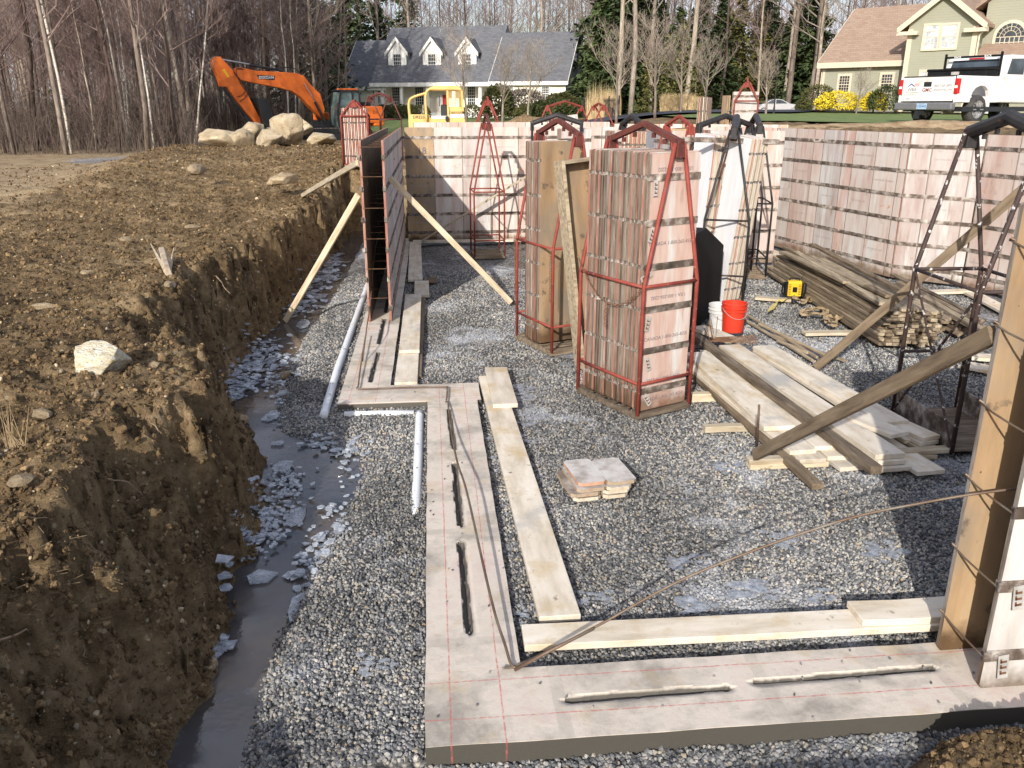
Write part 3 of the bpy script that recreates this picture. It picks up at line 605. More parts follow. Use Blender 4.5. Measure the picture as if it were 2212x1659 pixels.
def form_wall(lab,p0,p1,mats,widths=None,txt=True,top=2.44,seed=0,bars=True,letters='ink_faint',join=True):
    """panels side by side from p0 to p1; faces look to the right-hand normal (-Y when running +X)"""
    p0=Vector((p0[0],p0[1],0));p1=Vector((p1[0],p1[1],0));d=p1-p0;L=d.length;a=math.atan2(d.y,d.x)
    e=empty('form_wall',(p0.x,p0.y,top-2.44),a,lab,'form wall'); rs=random.Random(seed)
    x=0;i=0
    while x<L-.05:
        w=widths[i%len(widths)] if widths else (.61 if rs.random()<.82 else .3)
        if L-x<w: w=round(max(.1,L-x),3)
        mm=mats[i%len(mats)] if isinstance(mats[0],list) else mats
        pm,bm=panel_meshes(w,mm,mm[0].name)
        o=bpy.data.objects.new('form_panel',pm); COL.objects.link(o); o.parent=e; o.location=(x,rs.uniform(-.002,.002),0)
        if bars:
            for z in BARZ:
                c=bpy.data.objects.new('cross_bar',bm); COL.objects.link(c); c.parent=o; c.location=(0,0,z)
        if txt and w>.5:
            rr=rs.choice([[(1.63,US,True),(.8,CA,True)],[(2.03,CA,True),(1.22,US,True)],[(1.22,US,False),(.42,CA,False)],[(1.63,CA,True),(.42,US,True)],[]])
            lettered(o,w,MT[letters],rr,.045)
        x+=w+.003;i+=1
    return e
FM=[MT['face'],MT['edge_red'],MT['face_dark']]; FT=[MT['face_tan'],MT['edge'],MT['face_dark']]
# left wall: inner face looks right, outer row's dark back looks right too
lw=form_wall('inner row of the left foundation form wall, pink panels running back to the far corner',(-.615,11.42),(-.615,18.66),FM,seed=3)
lo=form_wall('outer row of the left foundation form wall, dark bare plywood back with rusty edge',(-.94,19.0),(-.94,11.42),[[MT['face'],MT['edge_red'],MT['face_dark']]],seed=4,txt=False)
tz=[.34,.75,1.16,1.57,1.98,2.36]
for k in range(11):
    y=11.41+k*.61
    for z in tz: MB().beam((-.93,y,z),(-.64,y,z),.007,.006).build('tie_rod',MT['rust'],lw)
for z in BARZ:
    MB().box((-.962,11.385,z-.03),(-.925,11.415,z+.03)).build('edge_clip',MT['bar'],lo)   # placed below in wall space
    MB().box((-.65,11.385,z-.03),(-.61,11.415,z+.03)).build('edge_clip',MT['bar'],lw)
def rebase(o,par):      # keep world placement of a part given in world coordinates
    o.matrix_parent_inverse=par.matrix_basis.inverted()
for w_ in (lw,lo):
    bpy.context.view_layer.update()
    for c in w_.children:
        if c.name.startswith(('tie_rod','edge_clip')): rebase(c,w_)
form_wall('far form wall facing the camera with an orange panel stencilled 18 at its left end',(-.55,18.7),(4.4,18.7),[FT,[MT['face'],MT['edge'],MT['face_dark']],FM,FM,FM,FM,FM,FM,FM],[.61],seed=5)
fw=[o for o in SC.objects if o.get('label','').startswith('far form wall')][0]
text('18',.2,MT['ink'],fw,face_mat(.36,-.003,1.95),'panel_number',.0006,bold=True)
form_wall('short form wall jog facing the camera behind the black rack of white panels',(4.4,15.52),(6.52,15.42),FM,[.61,.61,.3,.61],seed=6)
form_wall('return form wall joining the far wall to the jog, edge on behind the racks',(4.42,18.66),(4.42,15.6),FM,[.61],seed=16)
e=form_wall('long right form wall running back behind the lumber pile',(7.32,17.6),(8.02,13.82),FM,[.61,.61,.3,.61,.3],seed=7)
form_wall('right form wall jog facing the camera behind the big lumber pile',(8.03,13.80),(8.82,13.0),FM,[.35,.61,.2],seed=8)
form_wall('right form wall beyond the jog leaving the picture at the right edge',(8.83,12.98),(9.75,9.4),FM,[.61,.61,.3],seed=9)
form_wall('hidden back return behind the long right form wall, seen over its end',(6.2,19.3),(7.3,17.7),FM,[.61],seed=19)
form_wall('rear form wall seen over the far wall below the bulldozer',(-.45,23.6),(5.0,23.9),FM,[.61],seed=10,top=2.46)
form_wall('rear form wall seen between the rack peaks in the centre',(5.0,23.3),(9.2,21.6),FM,[.61],seed=11,top=2.42)
form_wall('rear form wall above the near right corner of the pit with tan panels',(3.2,21.0),(8.2,19.6),[FM,FT,FM],[.61],seed=12,top=2.36)
tag(MB().beam((-.45,18.52,.03),(4.2,18.5,.03),.2,.04).build('plank',MT['wood_conc']),'long white plank lying along the foot of the far form wall','plank')
# near right double form wall
def near_form():
    e=empty('form_wall',(0,0,0),0,'tall near form wall at the right edge, tan ply behind white panels','form wall')
    def pan(x,y,w,ry,mats,h=2.44):
        pm,bm=panel_meshes(w,mats,mats[0].name+'n'); o=bpy.data.objects.new('form_panel',pm); COL.objects.link(o); o.parent=e; o.location=(x,y,0); o.rotation_euler=(0,0,ry); return o,bm
    TT=[MT['face_tan'],MT['edge'],MT['face_tan']]
    WF=[MT['facew'],MT['edge'],MT['face_dark']]
    for k in range(3):
        o,bm=pan(2.72+.613*(k),3.65,.61,0,TT)      # inner row: bare back faces the camera
        for z in BARZ: MB().box((.04,.031,z-.03),(.58,.04,z+.03)).build('cross_bar',MT['bar'],o)
        for z in BARZ:
            for x in (.08,.3,.5): MB().lathe([(0,-.004),(.012,-.004),(.014,0)],10,0,(0,0,0),Matrix.Translation((x,0,z+.015))@Matrix.Rotation(R(90),4,'X')).build('bolt',MT['rust'],o)
        o,bm=pan(2.745+.613*k,3.33,.61,0,WF)
        for z in BARZ:
            c=bpy.data.objects.new('cross_bar',bm); COL.objects.link(c); c.parent=o; c.location=(0,0,z)
            if k==0:
                l=MB(); m_=Matrix.Translation((.085,-.016,z-.02))@Matrix.Rotation(R(-8),4,'Y')
                l.box((-.025,-.004,-.11),(.03,.0,.03),0,m_)
                l.build('clip_plate',MT['galv'],o); s=MB()
                for q in range(3): s.box((-.012,-.0055,-.085+q*.035),(.02,-.0042,-.072+q*.035),0,m_); s.box((-.016,-.0055,-.085+q*.035),(-.006,-.0042,-.06+q*.035),0,m_)
                s.build('clip_slots',MT['rust'],o)
        if k==0: lettered(o,.61,MT['ink'],[(1.22,US,False)],.05)
        for z in BARZ:
            x=2.72+.613*k
            MB().tube([(x+.0,3.69,z+.03),(x+.005,3.6,z+.01),(x+.012,3.45,z-.003),(x+.02,3.32,z-.01)],.0055,7).build('tie_rod',MT['rebar'],e)
            MB().tube([(x,3.7,z+.03),(x-.012,3.68,z+.045),(x+.01,3.66,z+.03)],.006,6).build('tie_hook',MT['rebar'],e)
    return e
MT['facew']=M('form_face_whitened_ply',[(.3,(.4,.36,.33)),(.5,(.52,.49,.46)),(.7,(.58,.57,.55))],2.5,(3,3,.5),.8,.3,60,.002,spots=[((.3,.18,.14),5,.6,.72,(1,1,.3))],wet=((.35,.3,.25),.16))
near_form()
# ------------------------------------------------------------ rack (lifting basket of steel tube)
def rack(lab,p,rz,w,l,mt,mr=None,mid=1.27,low=.32,apex=2.55,peak=2.71,r=.019,z0=0,group=None,tray=True,side_x=False,diag=False,ridge=.05,tilt=0,sides=True):
    """w: post spacing under one A-frame (local x); l: distance between the two A-frames (local y)"""
    mr=mr or mt; e=empty('form_rack',(p[0],p[1],z0),rz,lab,'rack',group)
    if tilt: e.rotation_euler=(0,tilt,rz)
    for y in (0,l):
        b=MB(); b.tube([(0,y,0),(0,y,mid),(w*.42,y,apex)],r,8); b.tube([(w,y,0),(w,y,mid),(w*.58,y,apex)],r,8)
        b.build('a_frame',mt,e,smooth=True)
        b=MB(); b.tube([(0,y,mid),(w,y,mid)],r*.85,8); b.build('cross_tube',mt,e,smooth=True)
        if low: b=MB(); b.tube([(0,y,low),(w,y,low)],r*.8,8); b.build('cross_tube',mt,e,smooth=True)
        b=MB(); b.prism([(w*.42,apex-.13),(w*.58,apex-.13),(w*.555,apex+.04),(w*.445,apex+.04)],y-ridge*.5,y+ridge*.5); b.build('shackle_plate',mr,e,bevel=.006)
    if sides:
        for x in (0,w):
            b=MB(); b.tube([(x,0,mid),(x,l,mid)],r*.8,8); b.build('side_tube',mt,e,smooth=True)
            if low:b=MB(); b.tube([(x,0,low),(x,l,low)],r*.8,8); b.build('side_tube',mt,e,smooth=True)
    if diag:
        b=MB(); b.tube([(0,0,0.02),(0,l,mid)],r*.6,6); b.build('diagonal_brace',mt,e); b=MB(); b.tube([(0,l,0.02),(0,0,mid)],r*.6,6); b.build('diagonal_brace',mt,e)
    b=MB(); q=[(w/2,-.03,apex),(w/2,l*.38,peak),(w/2,l*.62,peak),(w/2,l+.03,apex)]
    if peak-apex<.3 and l>.8: q=[(w/2,-.03,apex),(w/2,l*.5,peak),(w/2,l+.03,apex)]
    if diag or ridge>.06: b.tube(q,ridge*.7,9)
    else:
        for a_,b__ in zip(q,q[1:]): b.beam(a_,b__,ridge,ridge)
    b.build('lifting_bar',mr,e,bevel=.004)
    for t_ in (.2,.36,.64,.8):
        b=MB(); z=apex+(peak-apex)*(1-abs(t_-.5)*2)-ridge*.8; b.box((w/2-.012,l*t_-.02,z-.035),(w/2+.012,l*t_+.02,z+.01)); b.build('lug',mr,e)
    if tray:
        b=MB(); b.box((-.01,-.01,-.04),(w+.01,0.012,.02)); b.box((-.01,l-.012,-.04),(w+.01,l+.01,.02)); b.box((-.01,.0125,-.04),(.012,l-.0125,.02)); b.box((w-.012,.0125,-.04),(w+.01,l-.0125,.02))
        for k in range(5): y=l*(k+.5)/5; b.box((.013,y-.05,-.02),(w-.013,y+.05,.0))
        b.build('base_tray',mt if side_x else MT['wood_dark'],e)
    return e
def chain(parent,pts,r=.007,m=None):
    b=MB(); q=[Vector(p) for p in pts]; step=.034; acc=0;k=0
    for a,c in zip(q,q[1:]):
        n=max(1,int((c-a).length/step))
        for i in range(n):
            p=a.lerp(c,i/n); d=(c-a).normalized(); s=d.cross(Vector((0.3,.2,1)) if k%2 else Vector((1,.1,-.2))).normalized(); k+=1
            b.tube([p-d*.018+s*0,p-d*.01+s*.01,p+d*.014+s*.01,p+d*.022,p+d*.014-s*.01,p-d*.01-s*.01,p-d*.018],r*.55,4,cap=False)
    return b.build('chain',m or MT['rust'],parent)
def sag(a,b,s,n=12):
    a=Vector(a);b=Vector(b); return [a.lerp(b,i/n)-Vector((0,0,s*4*(i/n)*(1-i/n))) for i in range(n+1)]
# stack helper: n upright panels packed along local +y of a frame; every panel a thing
def stack(p,rz,n,pitch,mats,group,labs,w=.61,h=2.44,z0=.05,lean=(0,0),letters=None,barfront=True,kinds=None,face_last=None,offx=0,dirn=1,barsall=False):
    out=[]
    base=Matrix.Translation((p[0],p[1],z0))@Euler((lean[0],lean[1],rz)).to_matrix().to_4x4()
    for i in range(n):
        mm=mats[i%len(mats)]
        k=(w,h,mm[0].name,mm[1].name,'s')
        if k not in PM:
            b=panel_mb(w,h,.029,True)
            PM[k]=(b.mesh('plywood_form',list(mm)+[MT['bar']]),)
            bb=bar_mb(w,.029); PM[k]+=(bb.mesh('cross_bar',MT['bar']),)
        o=bpy.data.objects.new('plywood_form',PM[k][0]); COL.objects.link(o)
        jx=random.uniform(-.007,.007) if i else 0
        o.matrix_world=base@Matrix.Translation((offx+jx,i*pitch*dirn,random.uniform(-.006,.006)))@Matrix.Rotation(random.uniform(-.003,.003),4,'Z')
        tag(o,labs[0] if i==0 and len(labs)>1 else (labs[2] if i==n-1 and len(labs)>2 else labs[-1 if len(labs)<3 else 1]),'form panel',group)
        if i==0 and barfront:
            for z in BARZ:
                if z>h-.05: continue
                c=bpy.data.objects.new('cross_bar',PM[k][1]); COL.objects.link(c); c.parent=o; c.location=(0,0,z)
        out.append(o)
    return out
# --- rack A, the big near stack
FA,RA=Vector((1.93,7.42,0)),Vector((2.53,7.72,0)); LA=Vector((1.58,8.32,0))
aA=math.atan2((LA-FA).y,(LA-FA).x)           # packing direction
nA=(LA-FA).normalized(); dA=(RA-FA).normalized(); rzA=math.atan2(dA.y,dA.x)
rk=rack('chipped red lifting rack round the tall near stack of form panels',(FA.x,FA.y),rzA,.67,.98,MT['red'],MT['maroon'],r=.02,group=None,ridge=.055)
es=[[MT['face'],MT['edge'],MT['face_dark']]]*2+[[MT['face'],MT['edge_red'],MT['face_dark']]]+[[MT['face'],MT['edge'],MT['face_dark']]]*2
sA=stack(FA+dA*.03+nA*.035,rzA,28,.0325,es,'form panels packed in the near red rack',['front panel of the near red rack, with stencilled numbers and hanging clip plates','form panel packed on edge inside the near red rack, between the outer ones','last panel at the back of the near red rack, against the ply box form'],barfront=True,z0=.03,lean=(0,0))
lettered(sA[0],.61,MT['ink'],[(2.30,US,True),(1.83-.2,CA,False),(1.12,US,True),(.72,CA,False),(.3,US,True),(.1,CA,False)],.05)
for z,a in ((2.2,.0),(1.78,.3),(1.36,1.2),(.94,.2),(.54,-.3),(.16,-.6)):
    m_=Matrix.Translation((.06,-.018,z))@Matrix.Rotation(a,4,'Y'); l=MB(); l.box((-.025,-.004,-.13),(.025,0,.01),0,m_); l.build('clip_plate',MT['galv'],sA[0])
    s=MB()
    for q in range(3): s.box((-.01,-.0055,-.11+q*.036),(.018,-.0042,-.098+q*.036),0,m_); s.box((-.014,-.0055,-.11+q*.036),(-.004,-.0042,-.085+q*.036),0,m_)
    s.build('clip_slots',MT['rust'],sA[0])
chain(rk,sag((-.04,.98,1.42),(-.03,0,1.26),.3)); chain(rk,[(-.04,.5,.99),(-.045,.5,.78)])
# --- ply box form leaning between the racks
bf=empty('box_form',(1.66,8.93,0),R(16),'open bare plywood box form standing on end between the two red racks','box form'); bf.rotation_euler=(R(-5),R(-5.5),R(16))
for (a,b_) in (((0,0,0),(.04,.22,2.33)),((.56,0,0),(.6,.22,2.33)),((.0405,.0,2.29),(.5595,.22,2.33)),((.0405,0,0),(.5595,.22,.04))): MB().box(a,b_).build('frame_board',MT['wood_old'],bf,bevel=.003)
MB().box((.0405,.17,.0405),(.5595,.19,2.2895)).build('ply_back',MT['face_brown'],bf)
# --- rack B, tan ply stack
FB,RB=Vector((1.40,9.66,0)),Vector((1.98,9.90,0)); dB=(RB-FB).normalized(); nB=Vector((-dB.y,dB.x,0)); rzB=math.atan2(dB.y,dB.x)
rb=rack('red lifting rack with dark maroon top round the stack with the bare tan ply face',(FB.x,FB.y),rzB,.62,.9,MT['red'],MT['maroon'],r=.019,ridge=.055)
fB=[[MT['face_brown'],MT['edge'],MT['face_dark']]]+[[MT['face'],MT['edge'],MT['face_dark']]]*3
stack(FB+dB*.01+nB*.34,rzB,11,.034,fB,'form panels packed in the second red rack',['bare tan plywood panel at the front of the second red rack, spotted with holes','form panel packed on edge in the second red rack behind the tan one'],barfront=False,z0=.03)
chain(rb,[(-.03,0,1.24),(-.035,0,.62)]); chain(rb,[(-.03,.9,1.3),(-.035,.9,.55)]); chain(rb,[(.02,.85,1.5),(.02,.85,.7)])
# --- empty red rack by the far wall
rack('empty bright red lifting rack standing on gravel before the far form wall',(.82,16.58),R(3),.6,.78,MT['red'],MT['maroon'],r=.017)
# --- black rack C with two leaning whitened bundles
rc=rack('black lifting rack round the leaning whitened panel bundles, behind the red bucket',(4.02,12.12),R(-22),.64,1.1,MT['black'],MT['black'],r=.018,ridge=.075,diag=True,low=.45)
MT['facewh']=M('form_face_limewashed',[(.3,(.5,.5,.52)),(.6,(.6,.6,.62)),(.75,(.56,.5,.47))],2.5,(4,4,.5),.8,.3,60,.002)
ew=[[MT['facewh'],M('panel_edge_cream',[(.3,(.4,.33,.24)),(.55,(.55,.49,.4)),(.75,(.45,.24,.18))],5,(3,3,.7),.85,.4,50,.003,rnd=[(0,(.7,.62,.55)),(.25,(1,.97,.92)),(.5,(.95,.5,.42)),(.65,(1.1,1.1,1.1)),(.85,(.9,.6,.5))]),MT['face_dark']]]
stack((4.22,12.5),R(-62),11,.034,ew,'whitened form panels leaning in the black rack',['white faced panel in front of the right hand leaning bundle','form panel in the right hand leaning bundle of the black rack'],z0=.05,lean=(0,R(7)),barfront=False,w=.4)
stack((3.86,12.75),R(-62),8,.034,ew,'whitened form panels in the left bundle of the black rack',['white faced panel at the left of the black rack, above the black box','form panel in the left hand leaning bundle of the black rack'],z0=.05,lean=(0,R(4)),barfront=False,w=.4)
MB().beam((3.55,12.1,2.42),(5.0,12.0,2.38),.03,.07).build('flat_bar',MT['bar'],label='dark crusted steel flat bar hooked across the top of the black rack',cat='steel bar',bevel=.004)
# --- black plastic bin / sheet box
bn=MB(); q0=G(1501,716,0);q1=G(1553,662,0); ang=math.atan2((q1-q0).y,(q1-q0).x)
bl=(q1-q0).length; mtx=Matrix.Translation(q0)@Matrix.Rotation(ang,4,'Z')
bn.prism([(0,0),(bl,0),(bl,.93),(.3,1.34),(-.5,1.36),(-.5,0)],0,.55,0,mtx); bn.build('steel_box',MT['blackplas'],bevel=.012,seg=2,label='tall black steel box with a sloping lid behind the near red rack',cat='box')
# --- racks E, K...
rack('black lifting rack with open top before the jog wall, right of the white bundles',(5.2,14.2),R(-12),.66,1.0,MT['black'],MT['black'],r=.018,ridge=.075,low=.32)
rack('black lifting rack seen nearly edge on behind the near stack, with a white sticker plate',(2.85,16.2),R(80),.62,.95,MT['black'],MT['black'],r=.018,ridge=.07)
stack((2.5,16.5),R(5),8,.04,FM and [FM,[MT['facewh'],MT['edge'],MT['face_dark']]],'form panels in the centre rack before the far wall',['light grey panel at the front of the edge on black rack','form panel behind the light grey one in the edge on black rack'],w=.61,z0=.02)
rack('black lifting rack with hunched top left of the red gabled one in the centre',(3.35,14.7),R(10),.62,.85,MT['black'],MT['black'],r=.018,ridge=.075)
stack((3.2,14.9),R(14),10,.034,[FM,[MT['face'],MT['edge'],MT['face_dark']]],'form panels in the hunched black rack',['pink lettered panel facing the camera in the hunched black rack','form panel behind the lettered one in the hunched black rack'],w=.61,z0=.02)
rack('red gabled lifting rack in the centre behind the near stack',(3.98,13.9),R(12),.62,.85,MT['red'],MT['red'],r=.018,ridge=.05)
stack((3.6,14.2),R(60),12,.036,[ew[0],FM],'form panels in the red gabled centre rack',['whitened panel at the side of the red gabled centre rack','form panel in the red gabled centre rack'],w=.5,z0=.02,barfront=False)
rack('black lifting rack with long low ridge between the red gabled one and the white bundles',(4.35,14.5),R(-60),.62,1.3,MT['black'],MT['black'],r=.018,ridge=.07)
stack((4.9,14.85),R(70),9,.038,[FM,[MT['face'],MT['edge'],MT['face_dark']]],'pink form panels on edge before the jog wall',['reddish panel at the left of the bundle before the jog wall','form panel on edge in the bundle before the jog wall'],w=.5,z0=.02,barfront=False)
# --- black rack D, empty, right
rd=rack('empty black lifting rack splashed with cement at the right, nearest to the camera',(4.44,6.27),R(-2),.64,1.03,MT['black_chip'],MT['black'],r=.021,ridge=.085,mid=1.42,low=.0,apex=2.64,peak=2.78,diag=True,side_x=True,tray=False)
MB().box((0,0,0),(.012,1.03,.24)).build('side_plate',MT['bar'],rd); MB().box((.628,0,0),(.64,1.03,.24)).build('side_plate',MT['bar'],rd); MB().box((.0125,.0,.01),(.6275,1.03,.035)).build('base_tray',MT['wood_dark'],rd)
chain(rd,[(.66,1.0,1.4),(.67,1.0,.5)])
b=MB(); b.tube([(0,1.03,.62),(.64,1.03,.62)],.017,8); b.build('cross_tube',MT['black_chip'],rd)
rack('red lifting rack partly hidden behind the near form wall at the right edge',(5.13,5.9),R(-4),.62,.95,MT['red'],MT['red'],r=.02)
# --- racks on the banks
BK='form racks standing on the ground behind the pit'
p=(-2.21,22.0); zz=1.45
rack('short red rack full of form panels on the spoil heap beside the digger',p,R(0),.66,.7,MT['red'],MT['red'],mid=1.19,low=.02,apex=1.52,peak=1.56,z0=zz,r=.022,group=BK,sides=False)
stack((-1.58,22.05),R(90),15,.042,[[MT['face'],MT['edge_red'],MT['face_dark']],[MT['face'],M('panel_edge_pink',[(.3,(.45,.3,.26)),(.6,(.55,.44,.38)),(.8,(.4,.18,.14))],5,(3,3,.7),.85,.4,50,.003),MT['face_dark']]],'form panels in the rack beside the digger',['form panel standing on edge in the rack beside the digger'],w=.5,h=1.36,z0=zz+.02,barfront=False)
rack('short rust brown rack edge on behind the one beside the digger',(-1.3,23.0),R(35),.66,1.0,MT['maroon'],MT['maroon'],mid=1.19,low=.3,apex=1.75,peak=1.85,z0=1.35,group=BK)
def bankrack(lab,z4pt,Y,rz,n,mm,mid=1.25,apex=1.75,peak=1.9,ww=.62,ll=.9,off=0,st=True,glab=None):
    q=D(z4pt[0],z4pt[1],Y); z0=q.z-mid
    rack(lab,(q.x,Y),rz,ww,ll,mm,mm,mid=mid,low=.02,apex=apex,peak=peak,z0=z0,r=.024,group=BK,ridge=.05)
    return q.x,z0
x0,z0=bankrack('red rack gable showing over the rear wall right of the bulldozer',z3(1165,875),24.6,0,0,MT['red'],ll=.8,apex=1.85,peak=1.95)
x1,z1=bankrack('red rack with a broad low arch behind the rear wall',z3(1670,850),25.5,R(-62),0,MT['red'],apex=1.62,peak=1.78,ll=1.25)
stack((x1+.35,25.4),R(-5),6,.04,[FM],'form panels lying in the broad arched rack',['pink grey form panel in the broad arched red rack'],w=.9,h=1.3,z0=z1,lean=(0,R(-8)),barfront=True)
x2,z2_=bankrack('red rack gable left of the leafless shade trees behind the rear wall',z4(80,1085),25.5,R(8),0,MT['red'],mid=1.2,apex=1.72,peak=1.8)
stack((x2-.6,25.3),R(4),6,.04,[FM],'form panels beside the red gable rack',['pink form panel beside the red gable rack behind the rear wall'],w=.9,h=1.22,z0=z2_,barfront=True)
x3,z3_=bankrack('tall red rack of form panels standing high before the yellow green cedars',z4(1310,880),24.5,R(-18),0,MT['red'],mid=1.35,apex=1.85,peak=1.98,ww=.66,ll=1.1)
stack((x3-.02,24.6),R(-12),3,.1,[FM],'wide form panels in the high red rack',['wide pink form panel facing the camera in the high red rack'],w=.72,h=1.95,z0=z3_-.35,barfront=True)
stack((x3-.28,24.75),R(-80),2,.06,[[MT['face_tan'],MT['face_tan'],MT['face_tan']]],'tan panels in the high red rack',['tan plywood panel on edge in the high red rack'],w=.3,h=1.85,z0=z3_-.35,barfront=False)
stack((x3-.62,24.9),R(60),7,.05,[[MT['face'],MT['edge'],MT['face_dark']],ew[0]],'form panels on edge at the left of the high red rack',['form panel on edge at the left of the high red rack'],w=.4,h=1.8,z0=z3_-.35,barfront=False)
# ------------------------------------------------------------ planks
PK='loose planks and boards'
def plank(a,b_,w,t,m,lab,za=None,zb=None,name='plank',cat='plank',bev=.004,group=None,up=(0,0,1)):
    a=Vector(a);b_=Vector(b_); c=(a+b_)/2; d=b_-a; L=d.length
    o=MB(); n=max(2,int(L/.25)); cur=random.uniform(-.004,.004)
    vs=[];fs=[]
    for i in range(n+1):
        x=-L/2+L*i/n; zz=cur*(1-(2*i/n-1)**2)*2; ww=w*(1+random.uniform(-.006,.006))
        vs+=[(x,-ww/2,-t/2+zz),(x,ww/2,-t/2+zz),(x,ww/2,t/2+zz),(x,-ww/2,t/2+zz)]
        if i: k=4*(i-1); fs+=[(k+j,k+4+j,k+4+(j+1)%4,k+(j+1)%4) for j in range(4)]
    fs+=[(0,1,2,3),(4*n+3,4*n+2,4*n+1,4*n)]
    o.add(vs,fs); ob=o.build(name,m,None,label=lab,cat=cat,group=group,bevel=bev)
    x_=d.normalized(); u=Vector(up); y_=u.cross(x_).normalized(); z_=x_.cross(y_)
    ob.matrix_world=Matrix.Translation(c)@Matrix((x_,y_,z_)).transposed().to_4x4(); return ob
def gp(q,z): v=G(q[0],q[1],z); return v
WC,WP,WD,WO=MT['wood_conc'],MT['wood'],MT['wood_dark'],MT['wood_old']
def PLK(qa,qb,z,w,t,m,lab,zb=None): return plank(gp(qa,z),gp(qb,z if zb is None else zb),w,t,m,lab)
PLK((1130,1378),(2052,1333),.005,.2,.045,WC,'long whitened plank lying across the picture just inside the front footing')
PLK((1846,1325),(2062,1314),.05,.2,.042,WC,'short thick board with rounded corner lying on the right end of the long plank')
PLK((1210,1337),(1058,815),-.015,.25,.045,WC,'long cracked plank running away beside the near footing')
PLK((1092,877),(1071,797),.03,.25,.045,WC,'short board on the far end of the long cracked plank')
PLK((897,524),(897,606),.0,.25,.045,WC,'far plank lying beside the foot of the left form wall')
PLK((911,609),(911,640),.0,.24,.045,WC,'short cut board beyond the two stacked planks')
PLK((893,638),(884,760),.04,.25,.045,WC,'upper plank of the pair beside the far footing, with a split end')
PLK((889,700),(877,830),-.01,.25,.045,WC,'lower plank of the pair beside the far footing, near end charred')
PLK((913,640),(901,815),-.03,.1,.04,WO,'narrow grey board lying against the pair of planks by the far footing')
PLK(z6(890,1425),z6(892,1470),.0,.16,.02,MT['face_tan'],'small tan plywood offcut on the shaded gravel')
# the crossing heap of planks behind the bucket side
HP=[((185,640),(335,636),0.0,.09,.09,WP,'pale timber stub under the plank heap beside the near red rack'),
((265,830),(540,822),0.0,.09,.06,WP,'pale timber bearer poking out left from under the middle of the plank heap'),
((535,1055),(1010,1035),0.0,.1,.045,WP,'lower of two pale bearers under the near end of the plank heap'),
((530,1022),(960,1005),.045,.09,.045,WP,'upper of two pale bearers under the near end of the plank heap'),
((200,490),(960,1185),.05,.1,.05,WO,'grey weathered joist at the left side of the plank heap, reaching nearest the camera'),
((205,440),(870,975),.09,.24,.04,WC,'second layer plank at the left side of the heap with a charred end'),
((225,450),(930,1030),.05,.24,.04,WC,'bottom layer plank at the left side of the heap'),
((225,375),(725,830),.135,.29,.045,WC,'wide top plank with rounded end at the left side of the heap'),
((300,360),(1020,950),.08,.24,.04,WC,'plank between the wide left one and the brown joist'),
((330,390),(1100,1010),.04,.24,.04,WC,'low plank under the gap left of the brown joist'),
((560,640),(1180,1075),.0,.26,.04,WC,'lowest plank ending below the brown joist'),
((205,262),(1315,1085),.14,.1,.07,WD,'dark brown joist lying the length of the plank heap'),
((420,330),(1400,1000),.12,.27,.045,WC,'widest white plank right of the brown joist'),
((440,360),(1400,1040),.075,.27,.04,WC,'plank directly beneath the widest white one'),
((500,420),(1440,1080),.03,.27,.04,WC,'bottom plank beneath the widest white one'),
((625,335),(1430,800),.13,.27,.045,WC,'top plank of the right hand side of the heap'),
((620,360),(1400,840),.085,.25,.04,WC,'plank under the top one at the right hand side of the heap'),
((640,380),(1560,905),.045,.25,.04,WC,'third plank down at the right hand side of the heap'),
((1100,720),(1460,870),.15,.22,.04,WC,'short split board crossing the right end of the heap'),
((1200,690),(1650,890),.10,.2,.04,WC,'plank at the far right end of the heap, upper of three'),
((1200,710),(1640,920),.06,.2,.038,WC,'plank at the far right end of the heap, middle of three'),
((1200,740),(1620,950),.02,.2,.038,WO,'plank at the far right end of the heap, lowest of three'),
((1100,760),(1650,1100),.02,.26,.04,WC,'lowest plank with notched end at the right front'),
((1400,975),(1745,955),.035,.09,.04,WP,'pale bearer poking out right from under the plank heap'),
((1450,1000),(1670,995),-.01,.09,.04,WO,'short grey bearer below the pale one at the right of the heap')]
for qa,qb,z,w,t,m,lab in HP: PLK(z2b(*qa),z2b(*qb),z-.02,w,t,m,lab)
PLK(z2b(225,215),z2b(450,300),.14,.22,.045,WC,'white board end under the bundle of bent bars, by the red bucket')
PLK(z1b(455,1198),z1b(690,1215),-.01,.16,.04,WP,'pale board end under the yellow radio')
PLK(z1b(770,1432),z1b(1110,1428),-.01,.16,.04,WP,'pale board lying on gravel left of the lumber pile')
PLK(z1b(1520,1165),z1b(2030,1150),.0,.2,.04,WC,'white plank at the foot of the right jog wall')
PLK(z1b(1850,1160),z1b(2120,1300),-.01,.24,.04,WC,'plank lying out from the right jog wall')
PLK(z1b(525,890),z1b(670,935),.0,.3,.04,WC,'white plank at the far end of the lumber pile')
PLK(z2b(1830,440),z2b(2040,480),.0,.24,.04,WC,'board on gravel behind the empty black rack')
PLK(z2b(1880,390),z2b(2040,400),.02,.22,.04,WC,'board lying over another behind the empty black rack')
# slotted stakes
for i,(a,c) in enumerate([((380,1340),(830,1610)),((400,1310),(860,1590)),((480,1370),(920,1580)),((560,1440),(1040,1610)),((600,1480),(800,1560))]):
    PLK(z1b(*a),z1b(*c),-.0+.02*(i%3),.035,.03,WO,['thin slotted stake','thin grey stake','thin pale stake','long thin stake','short thin stake'][i]+' lying on gravel right of the bucket, '+['nearest the plank heap','second from the plank heap','in the middle of the bundle','farthest from the plank heap','at the far end'][i])
